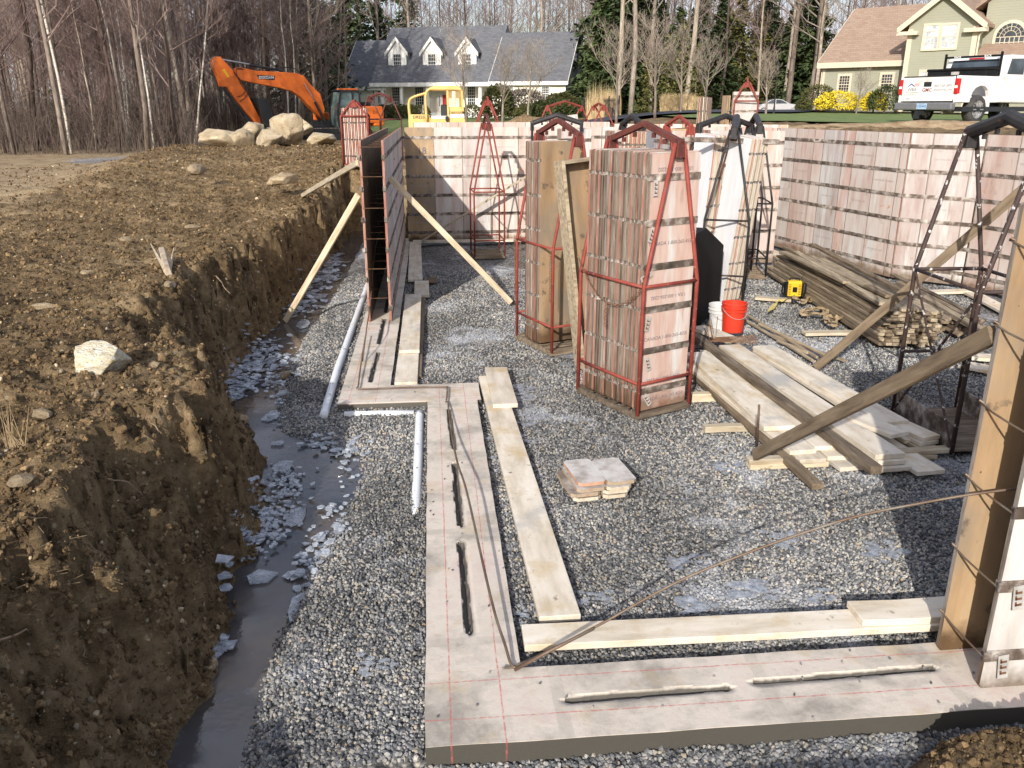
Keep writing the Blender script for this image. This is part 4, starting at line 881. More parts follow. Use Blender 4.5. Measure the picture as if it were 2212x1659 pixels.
# braces
BR='timber braces propping the form walls'
def brace(a,b_,w,t,m,lab): return plank(a,b_,w,t,m,lab,name='timber_brace',cat='brace',group=None)
brace((-.59,12.2,1.9),G(1104,654,.0),.035,.085,WP,'timber brace from the left inner form wall down to the gravel in the centre')
brace((-.25,18.35,.07),(2.26,18.3,1.56),.085,.035,WP,'timber brace slanting along the foot of the far form wall')
t0=D(774,421,11.5); brace((t0.x,11.5,t0.z),(-2.22,12.2,-.15),.04,.085,WP,'timber brace from the left form wall down to the ice in the channel')
t1=D(772,352,12.6); t2=onb(652,423,0); brace((t1.x,12.6,t1.z),t2,.04,.085,WP,'short pale timber brace from the left form wall to the top of the earth bank')
t3=D(2147,722,3.72); brace((t3.x,3.72,t3.z),gp(z2b(575,990),.11),.045,.095,WO,'thick weathered brace crossing low over the plank heap to the near form wall')
t4=D(2222,398,7.6); brace((t4.x,7.6,t4.z),gp(z2b(945,460),.02),.045,.095,WO,'weathered brace rising over the lumber pile to the right edge of the picture')
# lumber pile, every stick its own
L0,L1=G(*z1b(1252,1512),0),G(*z1b(1560,1512),0); F0=G(*z1b(525,1030),0)
ax=(L1-L0).normalized(); dr=Vector((.09,1,0)).normalized(); ax=Vector((dr.y,-dr.x,0))
pile='sticks of lumber in the big pile'
lm=[plank((0,0,0),(0,l,0),.088,.038,MT['wood_old'],'x',name='lumber_stick',cat='lumber',bev=.004) for l in (4.7,4.3,3.9,3.2)]
first=True
for r_ in range(12):
    for c_ in range(8 if r_<11 else 5):
        k=0 if r_<4 else random.choice([0,1,1,2]) if r_<9 else random.choice([1,2,2,3])
        o=lm[k] if lm[k] else None
        q=lm[k].copy() if True else None; COL.objects.link(q)
        L=(4.7,4.3,3.9,3.2)[k]
        j=random.gauss(0,.05); sh=.012*math.sin(r_*1.3)
        base=L0+ax*(.05+.0915*c_+sh+random.uniform(-.006,.006)+(.03 if r_>7 else 0))+dr*(j+L/2)
        base.z=.0+.0405*r_+.019
        q.matrix_world=Matrix.Translation(base)@Matrix.Rotation(math.atan2(dr.y,dr.x)+random.gauss(0,.004),4,'Z')
        vis='top layer of' if r_>=10 else 'front face of' if r_>1 else 'bottom of'
        tag(q,'weathered lumber stick lying lengthwise in the '+vis+' the big pile','lumber',pile)
for o in lm: bpy.data.objects.remove(o)
tops=[((650,870),(1330,1190)),((830,850),(1490,1190)),((770,930),(1180,1120)),((640,900),(1050,1100)),((720,900),(1290,1240))]
for i,(a,c) in enumerate(tops): plank(G(*z1b(*a),.53+.02*(i%2)),G(*z1b(*c),.53+.02*(i%2)),.1,.04,WO,'loose grey board '+['nearest the right wall','thrown across the top','in the middle','at the left edge','over the others'][i]+' on top of the big lumber pile')
M2=G(*z1b(1600,1440),0)
for i in range(34):
    r_=i//7;c_=i%7
    a=M2+Vector((.02+.1*c_+random.uniform(-.02,.02)+.03*r_,random.uniform(-.15,.2),.02+.048*r_+random.uniform(0,.02)))
    o=plank(a,a+Vector((random.uniform(.15,.4),2.4+random.uniform(-.4,.6),random.uniform(-.03,.02))),.085,.038,WD,'dark lumber stick in the jumbled heap behind the big pile',name='lumber_stick',cat='lumber',group='sticks of lumber in the jumbled heap')
    o.rotation_euler.rotate_axis('X',random.uniform(-.6,.6)) if random.random()<.5 else None
PLK(z1b(1480,1150),z1b(1960,1420),.24,.1,.04,WO,'grey board lying over the jumbled lumber heap, left one')
PLK(z1b(1590,1240),z1b(1990,1450),.2,.1,.04,WP,'pale board lying over the jumbled lumber heap, right one')
# ------------------------------------------------------------ rebar
def bar(pts,r,lab,m=None,n=8):
    return MB().tube(pts,r,n).build('rebar',m or MT['rebar'],smooth=True,label=lab,cat='rebar')
def curve(P,n=10):
    P=[Vector(p) for p in P];out=[]
    for i in range(len(P)-1):
        p0=P[max(i-1,0)];p1=P[i];p2=P[i+1];p3=P[min(i+2,len(P)-1)]
        for k in range(n):
            t=k/n; out.append(.5*((2*p1)+(p2-p0)*t+(2*p0-5*p1+4*p2-p3)*t*t+(3*p1-p0-3*p2+p3)*t**3))
    out.append(P[-1]);return out
e1=D(2176,1058,3.5); q1=D(1500,1242,3.68)
bar(curve([(.30,3.70,.02),G(1130,1432,.03),D(1290,1352,3.68),D(1500,1240,3.66),D(1800,1130,3.62),D(2000,1085,3.57),e1,(e1.x+.5,3.48,e1.z+.03)]),.0068,'long ribbed steel bar arching from the footing corner to the near form wall')
bar([G(1112,1447,.03),D(1180,1410,3.64),D(1283,1357,3.66)],.0095,'short rusty lapped bar tied at the footing corner')
bar(curve([G(*z4b(935,965),.02),G(*z4b(960,1180),.09),G(*z4b(1000,1370),.15),G(*z4b(1060,1560),.16),G(1060,1290,.10),G(1090,1390,.05),G(1108,1440,.02),G(1135,1432,.025)]),.0085,'dark steel bar lying along the near footing with an upturned corner')
bar(curve([G(*z4b(925,960),.03),G(*z4b(930,880),.03),G(*z4b(905,868),.03),G(*z4b(640,872),.03),G(*z4b(365,880),.03),G(*z4b(352,850),.03),G(*z4b(370,700),.05),G(*z4b(400,520),.07)],6),.009,'steel bar bent round the jog of the footing')
bar(curve([G(*z4b(378,700),.03),G(*z4b(405,480),.25),D(*z6(350,1640),11.2),D(*z6(392,1180),12.6),D(*z6(445,1010),14)],8),.008,'thin bar running up between the two rows of the left form wall')
bar([G(*z2b(585,1000),-.05),D(*z2b(601,688),6.15)],.010,'steel pin standing upright in gravel at the foot of the thick brace')
bar([G(*z6(1590,1640),-.05),D(*z6(1597,1578),12.3)],.012,'short steel pin standing at the foot of the centre brace')
bt=MB()
for i in range(7):
    a=G(*z2b(300+6*i,300-4*i),.16); c=G(*z2b(585,312-8*i),.17+.01*i); u=a+Vector((random.uniform(-.12,.02),.02,.14+.02*i)); bt.tube([u,a,c],.005,5)
bt.build('bent_bars',MT['rust'],label='bundle of bent rusty corner bars lying on the planks before the bucket',cat='steel bars')
for q in (z4b(340,845),z4b(405,865),z4b(615,880),z4b(682,868),z4b(913,940),z5b(418,400),z5b(440,480),z5b(695,415)):
    a=G(q[0],q[1],.03); MB().tube([a,a+Vector((.01,0,.025)),a+Vector((-.008,.004,.045)),a+Vector((.012,.0,.04))],.0018,5).build('tie_wire',MT['rebar'],label=None) if False else None
# stack of cut ply pieces
TP=[((1190,1000),(1275,1080),0),]
def tile(cx,cy,z,w,l,rz,lab):
    m=Matrix.Translation((cx,cy,z))@Matrix.Rotation(rz,4,'Z'); b=MB(); c=.03
    pr=[(-w/2+c,-l/2),(w/2-c,-l/2),(w/2,-l/2+c),(w/2,l/2-c),(w/2-c,l/2),(-w/2+c,l/2),(-w/2,l/2-c),(-w/2,-l/2+c)]
    vs=[m@Vector((x,y,0)) for x,y in pr]+[m@Vector((x,y,.028)) for x,y in pr]
    b.add(vs,[tuple(range(7,-1,-1)),tuple(range(8,16))],0); b.add(vs,[(i,(i+1)%8,(i+1)%8+8,i+8) for i in range(8)],1)
    return b.build('plywood_piece',[MT['facew'],ew[0][1]],label=lab,cat='plywood',group=None)
c0=G(1275,1050,0)
for i,(dx,dy,dz,w,l,lab) in enumerate([(-.09,-.02,.0,.22,.44,'lowest left plywood piece in the small pile on gravel'),(.14,-.01,.0,.2,.4,'lowest right plywood piece in the small pile on gravel'),(-.10,.0,.03,.24,.45,'second layer left plywood piece of the small pile'),(.15,.02,.03,.22,.42,'second layer right plywood piece of the small pile'),(-.05,.02,.06,.24,.45,'third layer left plywood piece of the small pile'),(.17,.0,.06,.2,.4,'third layer right plywood piece of the small pile'),(-.04,.06,.092,.23,.45,'top left plywood piece of the small pile'),(.195,.06,.092,.235,.45,'top right plywood piece of the small pile, with a strap across')]):
    tile(c0.x+dx,c0.y+dy,dz-.01,w,l,R(8),lab)
# ------------------------------------------------------------ bucket, pail, radio, straps
def bucket(p,m,lab,r=.15,h=.37):
    e=empty('bucket',p,0,lab,'bucket'); b=MB()
    b.lathe([(.0,0),(r*.86,0),(r*.87,.01),(r*.95,h-.11),(r*1.06,h-.11),(r*1.06,h-.095),(r*.97,h-.09),(r*.98,h-.065),(r*1.08,h-.065),(r*1.08,h-.05),(r*1.0,h-.045),(r,h-.02),(r*1.07,h-.02),(r*1.07,h),(r*.97,h),(r*.85,.02),(0,.02)],32); b.build('pail',m,e,smooth=False)
    b=MB(); b.tube([(r*1.08*math.cos(t),r*1.08*math.sin(t),h-.06-.13*max(0,math.sin((t-3.3)))*1) for t in [3.3+.314*i for i in range(11)]],.003,5); b.build('handle',MT['galv'],e); return e
q=G(*z2b(435,262),0); bucket((q.x,q.y,.06),MT['redplas'],'red plastic bucket splashed with mud standing on the planks',.155,.38)
bucket((q.x-.10,q.y+.22,.0),MT['whiteplas'],'white plastic bucket with blue marks half hidden behind the red one',.15,.37)
rp=G(*z1b(700,1190),.05); rr=empty('site_radio',rp,R(-12),'yellow and black jobsite radio with a bent aerial standing before the lumber pile','radio')
rr.scale=(.82,.82,.82)
MB().box((-.17,-.09,.03),(.17,.1,.27)).build('case',MT['blackplas'],rr,bevel=.03,seg=2)
MB().box((-.125,-.105,.02),(.125,-.075,.3)).build('front_panel',MT['yellow'],rr,bevel=.02,seg=2)
MB().box((-.04,-.112,.1),(.045,-.1,.2)).build('display',MT['blackplas'],rr,bevel=.005)
MB().box((-.12,-.06,.27),(.13,.06,.31)).build('top_cover',MT['yellow'],rr,bevel=.015)
for x in (-.095,.085):
    b=MB(); [b.box((x-.02,-.11,.06+.03*k),(x+.025,-.104,.07+.03*k)) for k in range(7)]; b.build('speaker_grille',MT['blackplas'],rr)
for s in (-1,1): MB().tube([(s*.17,-.02,.05),(s*.215,-.03,.07),(s*.215,-.03,.25),(s*.17,-.02,.27)],.016,7).build('roll_bar',MT['blackplas'],rr)
MB().tube([(-.1,.0,.29),(-.08,.0,.35),(.08,0,.35),(.1,0,.29)],.014,7).build('handle',MT['blackplas'],rr); MB().tube([(.1,.05,.29),(.19,.05,.46)],.004,5).build('aerial',MT['blackplas'],rr)
def strap(pts,m,lab,w=.05):
    c=[Vector(p) for p in pts]; b=MB(); vs=[];fs=[]
    for i,p in enumerate(c):
        d=(c[min(i+1,len(c)-1)]-c[max(i-1,0)]); d.z=0; d=d.normalized() if d.length>1e-5 else Vector((1,0,0)); a=Vector((-d.y,d.x,0)); tl=math.sin(i*.9)*.6
        s=a*(w/2*math.cos(tl))+Vector((0,0,w/2*math.sin(tl))); vs+=[p-s,p+s,p+s+Vector((0,0,.004)),p-s+Vector((0,0,.004))]
        if i: k=4*(i-1); fs+=[(k+j,k+4+j,k+4+(j+1)%4,k+(j+1)%4) for j in range(4)]
    b.add(vs,fs); return b.build('lifting_strap',m,label=lab,cat='strap')
def tangle(cx,cy,rx,ry,n,seed,h=.05):
    rs=random.Random(seed); a=0; out=[]
    for i in range(n):
        a+=rs.uniform(.35,.8); k=rs.uniform(.45,1); q=G(cx+rx*k*math.cos(a),cy+ry*k*math.sin(a),0); out.append((q.x,q.y,.0+h*abs(math.sin(i*.7))+.02*rs.random()))
    return curve(out,3)
c1=z1b(760,1220);c2=z1b(850,1310);c3=z1b(960,1370)
strap(tangle(c1[0],c1[1],24,11,24,1,.08),MT['strap'],'tan webbing strap coiled beside the radio'); strap(tangle(c2[0],c2[1],34,9,22,2),MT['strap'],'tan webbing strap looped in the middle of the tangle'); strap(tangle(c3[0],c3[1],20,10,20,3,.08),MT['strap'],'tan webbing strap heaped against the lumber pile')
strap(curve([G(*z1b(*q),.03) for q in ((690,1195),(630,1215),(600,1225),(570,1260),(545,1290))],4),MT['strapy'],'faded yellow webbing strap trailing to the left of the radio',.06)
# ------------------------------------------------------------ houses
def siding(name,c,step=.115,axis=2):
    t=NT(name); v=t.coord('obj',rnd=False); z=t.n('ShaderNodeSeparateXYZ',{0:v}).outputs[axis]
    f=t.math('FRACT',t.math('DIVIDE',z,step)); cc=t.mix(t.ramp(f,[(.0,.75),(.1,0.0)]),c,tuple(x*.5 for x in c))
    cc=t.mix(t.ramp(t.noise(v,1.2,3),[(.4,0.0),(.7,.2)]),cc,tuple(x*.8 for x in c))
    return t.done(cc,.6,t.bump(f,.6,.02),0,.3)
def shingle(name,a,b_,c_):
    t=NT(name); v=t.coord('obj',rnd=False); s=t.n('ShaderNodeSeparateXYZ',{0:v})
    vv=t.n('ShaderNodeCombineXYZ',{0:t.math('ADD',s.outputs[0],t.math('MULTIPLY',s.outputs[1],.4)),1:s.outputs[2]})
    br=t.n('ShaderNodeTexBrick',{'Vector':vv,'Color1':(*a,1),'Color2':(*b_,1),'Mortar':(*c_,1),'Scale':1.0,'Mortar Size':.008,'Brick Width':.32,'Row Height':.12,'Bias':0.0})
    c=t.mix(t.ramp(t.noise(vv,3.3,5,.7),[(.35,0.0),(.65,.7)]),br.outputs['Color'],t.mix(.5,a,b_)); return t.done(c,.95,t.bump(br.outputs['Fac'],-.4,.02),0,.15)
MT['sid_w']=siding('siding_cream',(.82,.77,.65)); MT['sid_g']=siding('siding_sage',(.32,.32,.25),.13); MT['sid_b']=siding('siding_bluegrey',(.4,.43,.45))
MT['trim']=flat('white_trim',(.84,.83,.8),.5); MT['trimc']=flat('cream_trim',(.62,.54,.42),.5)
MT['roof1']=shingle('shingles_slate',(.10,.103,.115),(.17,.175,.19),(.05,.05,.06)); MT['roof2']=shingle('shingles_tan',(.27,.185,.14),(.35,.265,.2),(.18,.13,.1))
MT['glass']=glass('window_glass'); MT['glassb']=glass('window_glass_blinds',(.3,.33,.36),.2); MT['reddoor']=flat('red_door',(.4,.03,.03),.4)
def gable_block(par,u0,u1,v0,dep,zb,ze,zr,wall,roof,trim,oh=.3,name='wall',ends=True,ro=.35):
    b=MB(); vm=v0+dep/2
    pr=[(v0,zb),(v0+dep,zb),(v0+dep,ze),(vm,zr-.12),(v0,ze)]
    n=5; vs=[(u0,v,z) for v,z in pr]+[(u1,v,z) for v,z in pr]
    b.add(vs,[tuple(range(n)),tuple(range(2*n-1,n-1,-1))]+[(i,i+n,(i+1)%n+n,(i+1)%n) for i in range(n)]); b.build(name,wall,par)
    r=MB(); sl=(zr-ze)/(dep/2); vf=v0-ro; zf=ze-sl*ro
    for s,(va,za) in ((1,(vf,zf)),(-1,(v0+dep+ro,zf))):
        y=vm; vs=[(u0-oh,va,za),(u1+oh,va,za),(u1+oh,y,zr),(u0-oh,y,zr)]
        vs+=[(x,yy,z+.14) for x,yy,z in vs]; r.add(vs,[(0,3,2,1),(4,5,6,7),(0,1,5,4),(1,2,6,5),(2,3,7,6),(3,0,4,7)])
    r.build('roof',roof,par)
    t=MB(); t.box((u0-oh,vf-.05,zf-.18),(u1+oh,vf-.005,zf+.13)); 
    for uu in (u0-oh-.04,u1+oh+.005):
        for va in (vf,v0+dep+ro):
            vs=[(uu,va,zf-.12),(uu,vm,zr-.12),(uu,vm,zr+.15),(uu,va,zf+.15)]; vs+=[(x+.035,y,z) for x,y,z in vs]; t.add(vs,[(0,1,2,3),(7,6,5,4),(0,4,5,1),(1,5,6,2),(2,6,7,3),(3,7,4,0)])
    t.box((u0-.01,v0-.03,zb),(u0+.14,v0-.004,ze-.1)); t.box((u1-.14,v0-.03,zb),(u1+.01,v0-.004,ze-.1))
    t.build('trim',trim,par)
def window(par,u0,u1,z0,z1,v,trim,gl,nx=4,nz=4,tw=.1,split=True,name='window'):
    w=empty(name); w.parent=par
    t=MB(); t.box((u0,v-.07,z0),(u0+tw,v-.005,z1)); t.box((u1-tw,v-.07,z0),(u1,v-.005,z1)); t.box((u0+tw,v-.07,z1-tw),(u1-tw,v-.005,z1)); t.box((u0+tw,v-.08,z0),(u1-tw,v-.005,z0+tw)); t.build('frame',trim,w)
    a,b_,c,d=u0+tw,u1-tw,z0+tw,z1-tw
    MB().box((a,v-.03,c),(b_,v-.012,d)).build('pane',gl,w)
    m=MB(); g=.022
    for i in range(1,nx): x=a+(b_-a)*i/nx; m.box((x-g/2,v-.045,c),(x+g/2,v-.031,d))
    for k in range(1,nz):
        z=c+(d-c)*k/nz; gg=g*2 if (split and k*2==nz) else g; m.box((a,v-.05,z-gg/2),(b_,v-.0455,z+gg/2))
    m.build('glazing_bars',trim,w)
# house 1
R1=D(1220.6,243,76); aH=-R(20.3); h1=empty('house',(R1.x,R1.y,0),aH,'white cape cod house with slate grey roof, three dormers and a porch','house')
def U1(x,y=600,dv=0):   # sketch px on facade plane dv metres behind the front
    o=(R1.x+dv*-math.sin(aH),R1.y+dv*math.cos(aH)); return PL(*z3(x,y),o,aH)
def u1(x,dv=0): return U1(x,600,dv)[0]
def zz1(x,y,dv=0): return U1(x,y,dv)[1]
ze=zz1(1600,528); zb=1.3
gable_block(h1,u1(1285),0.0,0,9.4,zb,ze,zz1(1700,165,4.7),MT['sid_w'],MT['roof1'],MT['trim'],oh=.25,name='garage_wing')
zl=zz1(200,570); gable_block(h1,u1(80),u1(420),0.4,8.4,zb,zl,zz1(330,232,4.6),MT['sid_w'],MT['roof1'],MT['trim'],oh=.2,name='left_wing')
zm=zz1(700,556); ua,ub=u1(335),u1(1262)
zr=zz1(950,122,5.5)
# main block: roof runs down over the porch
b=MB(); vs=[];pr=[(1.9,zb),(11,zb),(11,zm),(5.5,zr-.12),(1.9,zm+ (zr-zm)*1.9/5.5-.15)]
b.add([(ua,v,z) for v,z in pr]+[(ub,v,z) for v,z in pr],[(0,1,2,3,4),(9,8,7,6,5)]+[(i,i+5,(i+1)%5+5,(i+1)%5) for i in range(5)]); b.build('main_wall',MT['sid_w'],h1)
r=MB()
for va,za in ((-.25,zm-.1),(11.3,zm-.1)):
    vs=[(ua-.2,va,za),(ub+.2,va,za),(ub+.2,5.5,zr),(ua-.2,5.5,zr)]; vs+=[(x,y,z+.15) for x,y,z in vs]; r.add(vs,[(0,3,2,1),(4,5,6,7),(0,1,5,4),(1,2,6,5),(2,3,7,6),(3,0,4,7)])
r.build('main_roof',MT['roof1'],h1)
g=MB(); g.add([(ub+.21,-.2,zm-.1),(ub+.21,5.5,zr-.02),(ub+.21,11,zm-.1)],[(0,1,2)]); g.build('gable_siding',MT['sid_b'],h1)
g=MB(); g.add([(.012,-.0,ze-.05),(.012,4.7,zz1(1700,165,4.7)-.1),(.012,9.4,ze-.05)],[(0,1,2)]); g.box((0.004,.0,zb),(.012,9.4,ze-.06)); g.build('end_siding',MT['sid_b'],h1)
MB().box((ua-.2,-.3,zm-.32),(ub+.2,-.1,zm+.02)).build('porch_beam',MT['trim'],h1)
MB().box((ua,-.1,zb),(ub,1.9,zz1(700,792))).build('porch_floor',MT['trim'],h1)
for x in (408,560,765,975,1185): MB().lathe([(.17,zb+.3),(.17,zm-.3)],12,0,(u1(x),.1,0)).build('porch_column',MT['trim'],h1)
def W1(xa,xb,ya,yb_,dv,nx=4,nz=6,tr=MT['trim'],gl=MT['glass']): window(h1,u1(xa-6,dv),u1(xb+6,dv),zz1(xa,yb_+6,dv),zz1(xa,ya-6,dv),dv,tr,gl,nx,nz)
W1(490,550,588,730,1.88);W1(672,740,588,730,1.88);W1(1088,1150,580,730,1.88)
W1(335,352,596,720,.38,2);W1(375,398,592,722,.38,2)
W1(1393,1450,584,700,-.01);W1(1677,1735,584,698,-.01)
MB().box((u1(862,1.8),1.82,zz1(880,780,1.8)),(u1(925,1.8),1.89,zz1(880,642,1.8))).build('front_door',MT['trim'],h1)
MB().box((u1(888,1.8),1.78,zz1(880,775,1.8)),(u1(916,1.8),1.81,zz1(880,650,1.8))).build('door_leaf',MT['reddoor'],h1)
W1(857,869,650,745,1.8,1,5)
for k,(xa,xb,apx) in enumerate(((470,610,530),(741,882,800),(1017,1159,1080))):
    dv=1.5; za=zz1(xa,476,dv); a_,b_=u1(xa,dv),u1(xb,dv); zt_=zz1(xa,300,dv); zp=zz1(apx,200,dv)
    dm=empty('dormer'); dm.parent=h1; d_=MB(); m_=(a_+b_)/2
    pr=[(a_,za),(b_,za),(b_,zt_),(m_,zp-.1),(a_,zt_)]; d_.prism(pr,dv,dv+3.6); d_.build('dormer_wall',[MT['trim']],dm)
    d_=MB(); 
    for s in (-1,1):
        e_=m_+s*((b_-a_)/2+.22); sl=(zp-zt_)/((b_-a_)/2); vs=[(m_,dv-.2,zp),(e_,dv-.2,zt_-.22*sl),(e_,dv+4.0,zt_-.22*sl),(m_,dv+4.0,zp)]; vs+=[(x,y,z+.1) for x,y,z in vs]
        d_.add(vs,[(0,3,2,1),(4,5,6,7),(0,1,5,4),(1,2,6,5),(2,3,7,6),(3,0,4,7)])
    d_.build('dormer_roof',MT['roof1'],dm)
    d_=MB()
    for s in (-1,1):
        e_=m_+s*((b_-a_)/2+.25); sl=(zp-zt_)/((b_-a_)/2); vs=[(m_,0,zp+.1),(e_,0,zt_-.25*sl+.1),(e_,0,zt_-.25*sl-.22),(m_,0,zp-.25)]; d_.add([(x,dv-.24,z) for x,_,z in vs]+[(x,dv-.205,z) for x,_,z in vs],[(0,1,2,3),(7,6,5,4),(0,4,5,1),(1,5,6,2),(2,6,7,3),(3,7,4,0)])
    d_.build('barge_board',MT['trim'],dm)
    MB().box((b_+.002,dv+.05,za),(b_+.02,dv+3,zt_-.05)).build('side_siding',MT['sid_b'],dm)
    w_=.0; window(dm,u1(xa+36,dv),u1(xa+108,dv),zz1(xa,448,dv),zz1(xa,322,dv),dv,MT['trim'],MT['glass'],4,4)
# garage end features
MB().box((.02,3.0,ze+1.0),(.05,4.6,ze+3.1)).build('end_window',MT['glass'],h1)
for k in range(2): MB().box((.02,.8+k*3.9,zb),(.06,3.9+k*3.9,zb+2.7)).build('garage_door',MT['trim'],h1)
# house 2
P2=D(1766.6,243,52); a2=-R(48.4); h2=empty('house',(P2.x,P2.y,0),a2,'sage green house with tan shingle roof and arched window at the upper right','house')
def U2(x,y,dv=0):
    o=(P2.x+dv*-math.sin(a2),P2.y+dv*math.cos(a2)); return PL(*z5(x,y),o,a2)
uw=U2(1100,900)[0]; zb2=1.9; ze2=U2(300,572)[1]; zr2=U2(590,108,4.3)[1]
gable_block(h2,.05,uw+3,0,8.6,zb2,ze2,zr2,MT['sid_g'],MT['roof2'],MT['trimc'],oh=.25,name='left_wing')
def W2(xa,xb,ya,yb_,dv,nx,nz,gl=MT['glass'],par=None,tw=.14):
    z0=U2(xa,yb_,dv)[1];z1=U2(xa,ya,dv)[1]; window(h2,U2(xa,ya,dv)[0],U2(xb,ya,dv)[0],z0,z1,dv,MT['trimc'],gl,nx,nz,tw)
W2(478,612,690,892,-.01,4,6); W2(872,1014,675,886,-.01,4,6)
dv=-1.2; A=U2(1142,240,dv); Bq=U2(1800,190,dv); zt_=A[1]+.1; zz0=zb2; m_=(A[0]+Bq[0])/2; zp=zt_+ (Bq[0]-A[0])/2*.78
b=MB(); pr=[(A[0],zz0),(Bq[0],zz0),(Bq[0],zt_),(m_,zp),(A[0],zt_)]; b.prism(pr,dv,dv+9); b.build('front_block',MT['sid_g'],h2)
r=MB();t=MB()
for s in (-1,1):
    hw=(Bq[0]-A[0])/2; e_=m_+s*(hw+.5); ze_=zt_-.39; vs=[(m_,dv-.35,zp+.03),(e_,dv-.35,ze_),(e_,dv+9,ze_),(m_,dv+9,zp+.03)]; vs+=[(x,y,z+.16) for x,y,z in vs]
    r.add(vs,[(0,3,2,1),(4,5,6,7),(0,1,5,4),(1,2,6,5),(2,3,7,6),(3,0,4,7)])
    vs=[(m_,zp+.2),(e_,ze_+.17),(e_,ze_-.15),(m_,zp-.15)]; t.add([(x,dv-.40,z) for x,z in vs]+[(x,dv-.352,z) for x,z in vs],[(0,1,2,3),(7,6,5,4),(0,4,5,1),(1,5,6,2),(2,6,7,3),(3,7,4,0)])
    x0=e_ if s<0 else e_-1.1; t.box((x0,dv-.4,ze_-.22),(x0+1.1,dv-.01,ze_-.03))
t.box((A[0]-.02,dv-.04,zz0),(A[0]+.24,dv-.004,zt_-.3)); t.box((Bq[0]-.24,dv-.04,zz0),(Bq[0]+.02,dv-.004,zt_-.3))
r.build('front_roof',MT['roof2'],h2); t.build('front_trim',MT['trimc'],h2)
MB().tube([(Bq[0]+.5,dv-.3,zt_-.4),(Bq[0]+.12,dv-.1,zt_-.8),(Bq[0]+.1,dv-.08,zz0)],.05,8).build('downpipe',MT['trimc'],h2)
for (xa,xb,ya,yb_) in ((1283,1450,222,478),(1446,1622,216,470),(1238,1392,652,890),(1388,1556,645,885)): W2(xa,xb,ya,yb_,dv-.01,4,4,MT['glassb'],None,.12)
# right section with the arched window
uc=Bq[0]; b=MB(); ur=uc+8.5; zR=zt_+.9; b.box((uc+.003,-.2,zz0),(ur,8,zR)); b.prism([(uc+.003,zR+.003),(ur,zR+.003),((uc+ur)/2,zR+3.2)],-.2,8); b.build('right_block',MT['sid_g'],h2)
r=MB()
for s in (-1,1):
    m2=(uc+ur)/2; e_=m2+s*(4.25+.5); vs=[(m2,-.6,zR+3.25),(e_,-.6,zR-.35),(e_,8,zR-.35),(m2,8,zR+3.25)]; vs+=[(x,y,z+.16) for x,y,z in vs]; r.add(vs,[(0,3,2,1),(4,5,6,7),(0,1,5,4),(1,2,6,5),(2,3,7,6),(3,0,4,7)])
r.build('right_roof',MT['roof2'],h2)
ac=U2(2085,345,-.2); ar=abs(U2(2215,345,-.2)[0]-ac[0])*1.02; zbot=U2(2080,500,-.2)[1]; aw=empty('arched_window'); aw.parent=h2
def arch(rr,z0,n=18): return [(ac[0]-rr,z0),(ac[0]+rr,z0)]+[(ac[0]+rr*math.cos(math.pi*i/n),ac[1]+rr*math.sin(math.pi*i/n)) for i in range(n+1)]
MB().prism(arch(ar+.16,zbot-.16),-.27,-.205).build('frame',MT['trimc'],aw); MB().prism(arch(ar,zbot),-.29,-.275).build('pane',MT['glass'],aw)
m=MB()
for k in range(1,6): x=ac[0]-ar+2*ar*k/6; m.box((x-.018,-.31,zbot),(x+.018,-.295,ac[1]))
for k in range(0,4): z=zbot+(ac[1]-zbot)*k/3; m.box((ac[0]-ar,-.315,z-.018),(ac[0]+ar,-.311,z+.018))
for k in range(1,8): a=math.pi*k/8; m.beam((ac[0]+.45*ar*math.cos(a),-.305,ac[1]+.45*ar*math.sin(a)),(ac[0]+ar*math.cos(a),-.305,ac[1]+ar*math.sin(a)),.03,.012)
for rr in (.45,.75): m.tube([(ac[0]+rr*ar*math.cos(math.pi*i/14),-.305,ac[1]+rr*ar*math.sin(math.pi*i/14)) for i in range(15)],.017,4)
m.build('glazing_bars',MT['trimc'],aw)
ez=U2(2000,570,-.2)[1]; b=MB(); b.add([(uc+.1,-2.2,ez-.2),(ur,-2.2,ez-.2),(ur,-.21,ez+.9),(uc+.1,-.21,ez+.9),(uc+.1,-.21,ez-.2),(ur,-.21,ez-.2)],[(0,1,2,3),(0,3,4),(1,5,2),(0,4,5,1)]); b.build('porch_roof',MT['roof2'],h2)
MB().box((-.06,.0,zb2),(-.0,.14,ze2-.1)).build('corner_board',MT['trimc'],h2)
# ------------------------------------------------------------ lawn, drive
def sheet(name,pts,m,dz,lab,cat,n=30):
    # grid between two chains (near, far) of ground points
    near,far=pts; vs=[];fs=[]
    K=len(near)
    for i in range(K):
        for j in range(n+1):
            p=Vector(near[i]).lerp(Vector(far[i]),j/n); vs.append((p.x,p.y,H(p.x,p.y)*0+far_z(p.x,p.y)+dz+.02*fbm(p.x*.3,p.y*.3,2)))
        if i:
            for j in range(n): a=(i-1)*(n+1)+j; fs.append((a,a+1,a+n+2,a+n+1))
    me=bpy.data.meshes.new(name);me.from_pydata(vs,[],[f[::-1] for f in fs]);me.materials.append(m);me.polygons.foreach_set('use_smooth',[True]*len(fs));o=bpy.data.objects.new(name,me);COL.objects.link(o);tag(o,lab,cat,None,'structure')
sheet('lawn',([(x,52,0) for x in range(-9,14,2)],[(x*1.7,86,0) for x in range(-9,14,2)]),MT['grass'],.16,'green lawn before the white house','lawn')
sheet('lawn',([(11+1.2*i,24+.4*abs(i-3)+(4 if i<2 else 0),0) for i in range(24)],[(15+3*i,70,0) for i in range(24)]),MT['grass'],.10,'green lawn before the sage green house','lawn')
sheet('driveway',([(7+1.0*i,47,0) for i in range(14)],[(11+1.4*i,57,0) for i in range(14)]),MT['asphalt'],.19,'dark asphalt driveway crossing before the trees','driveway',6)
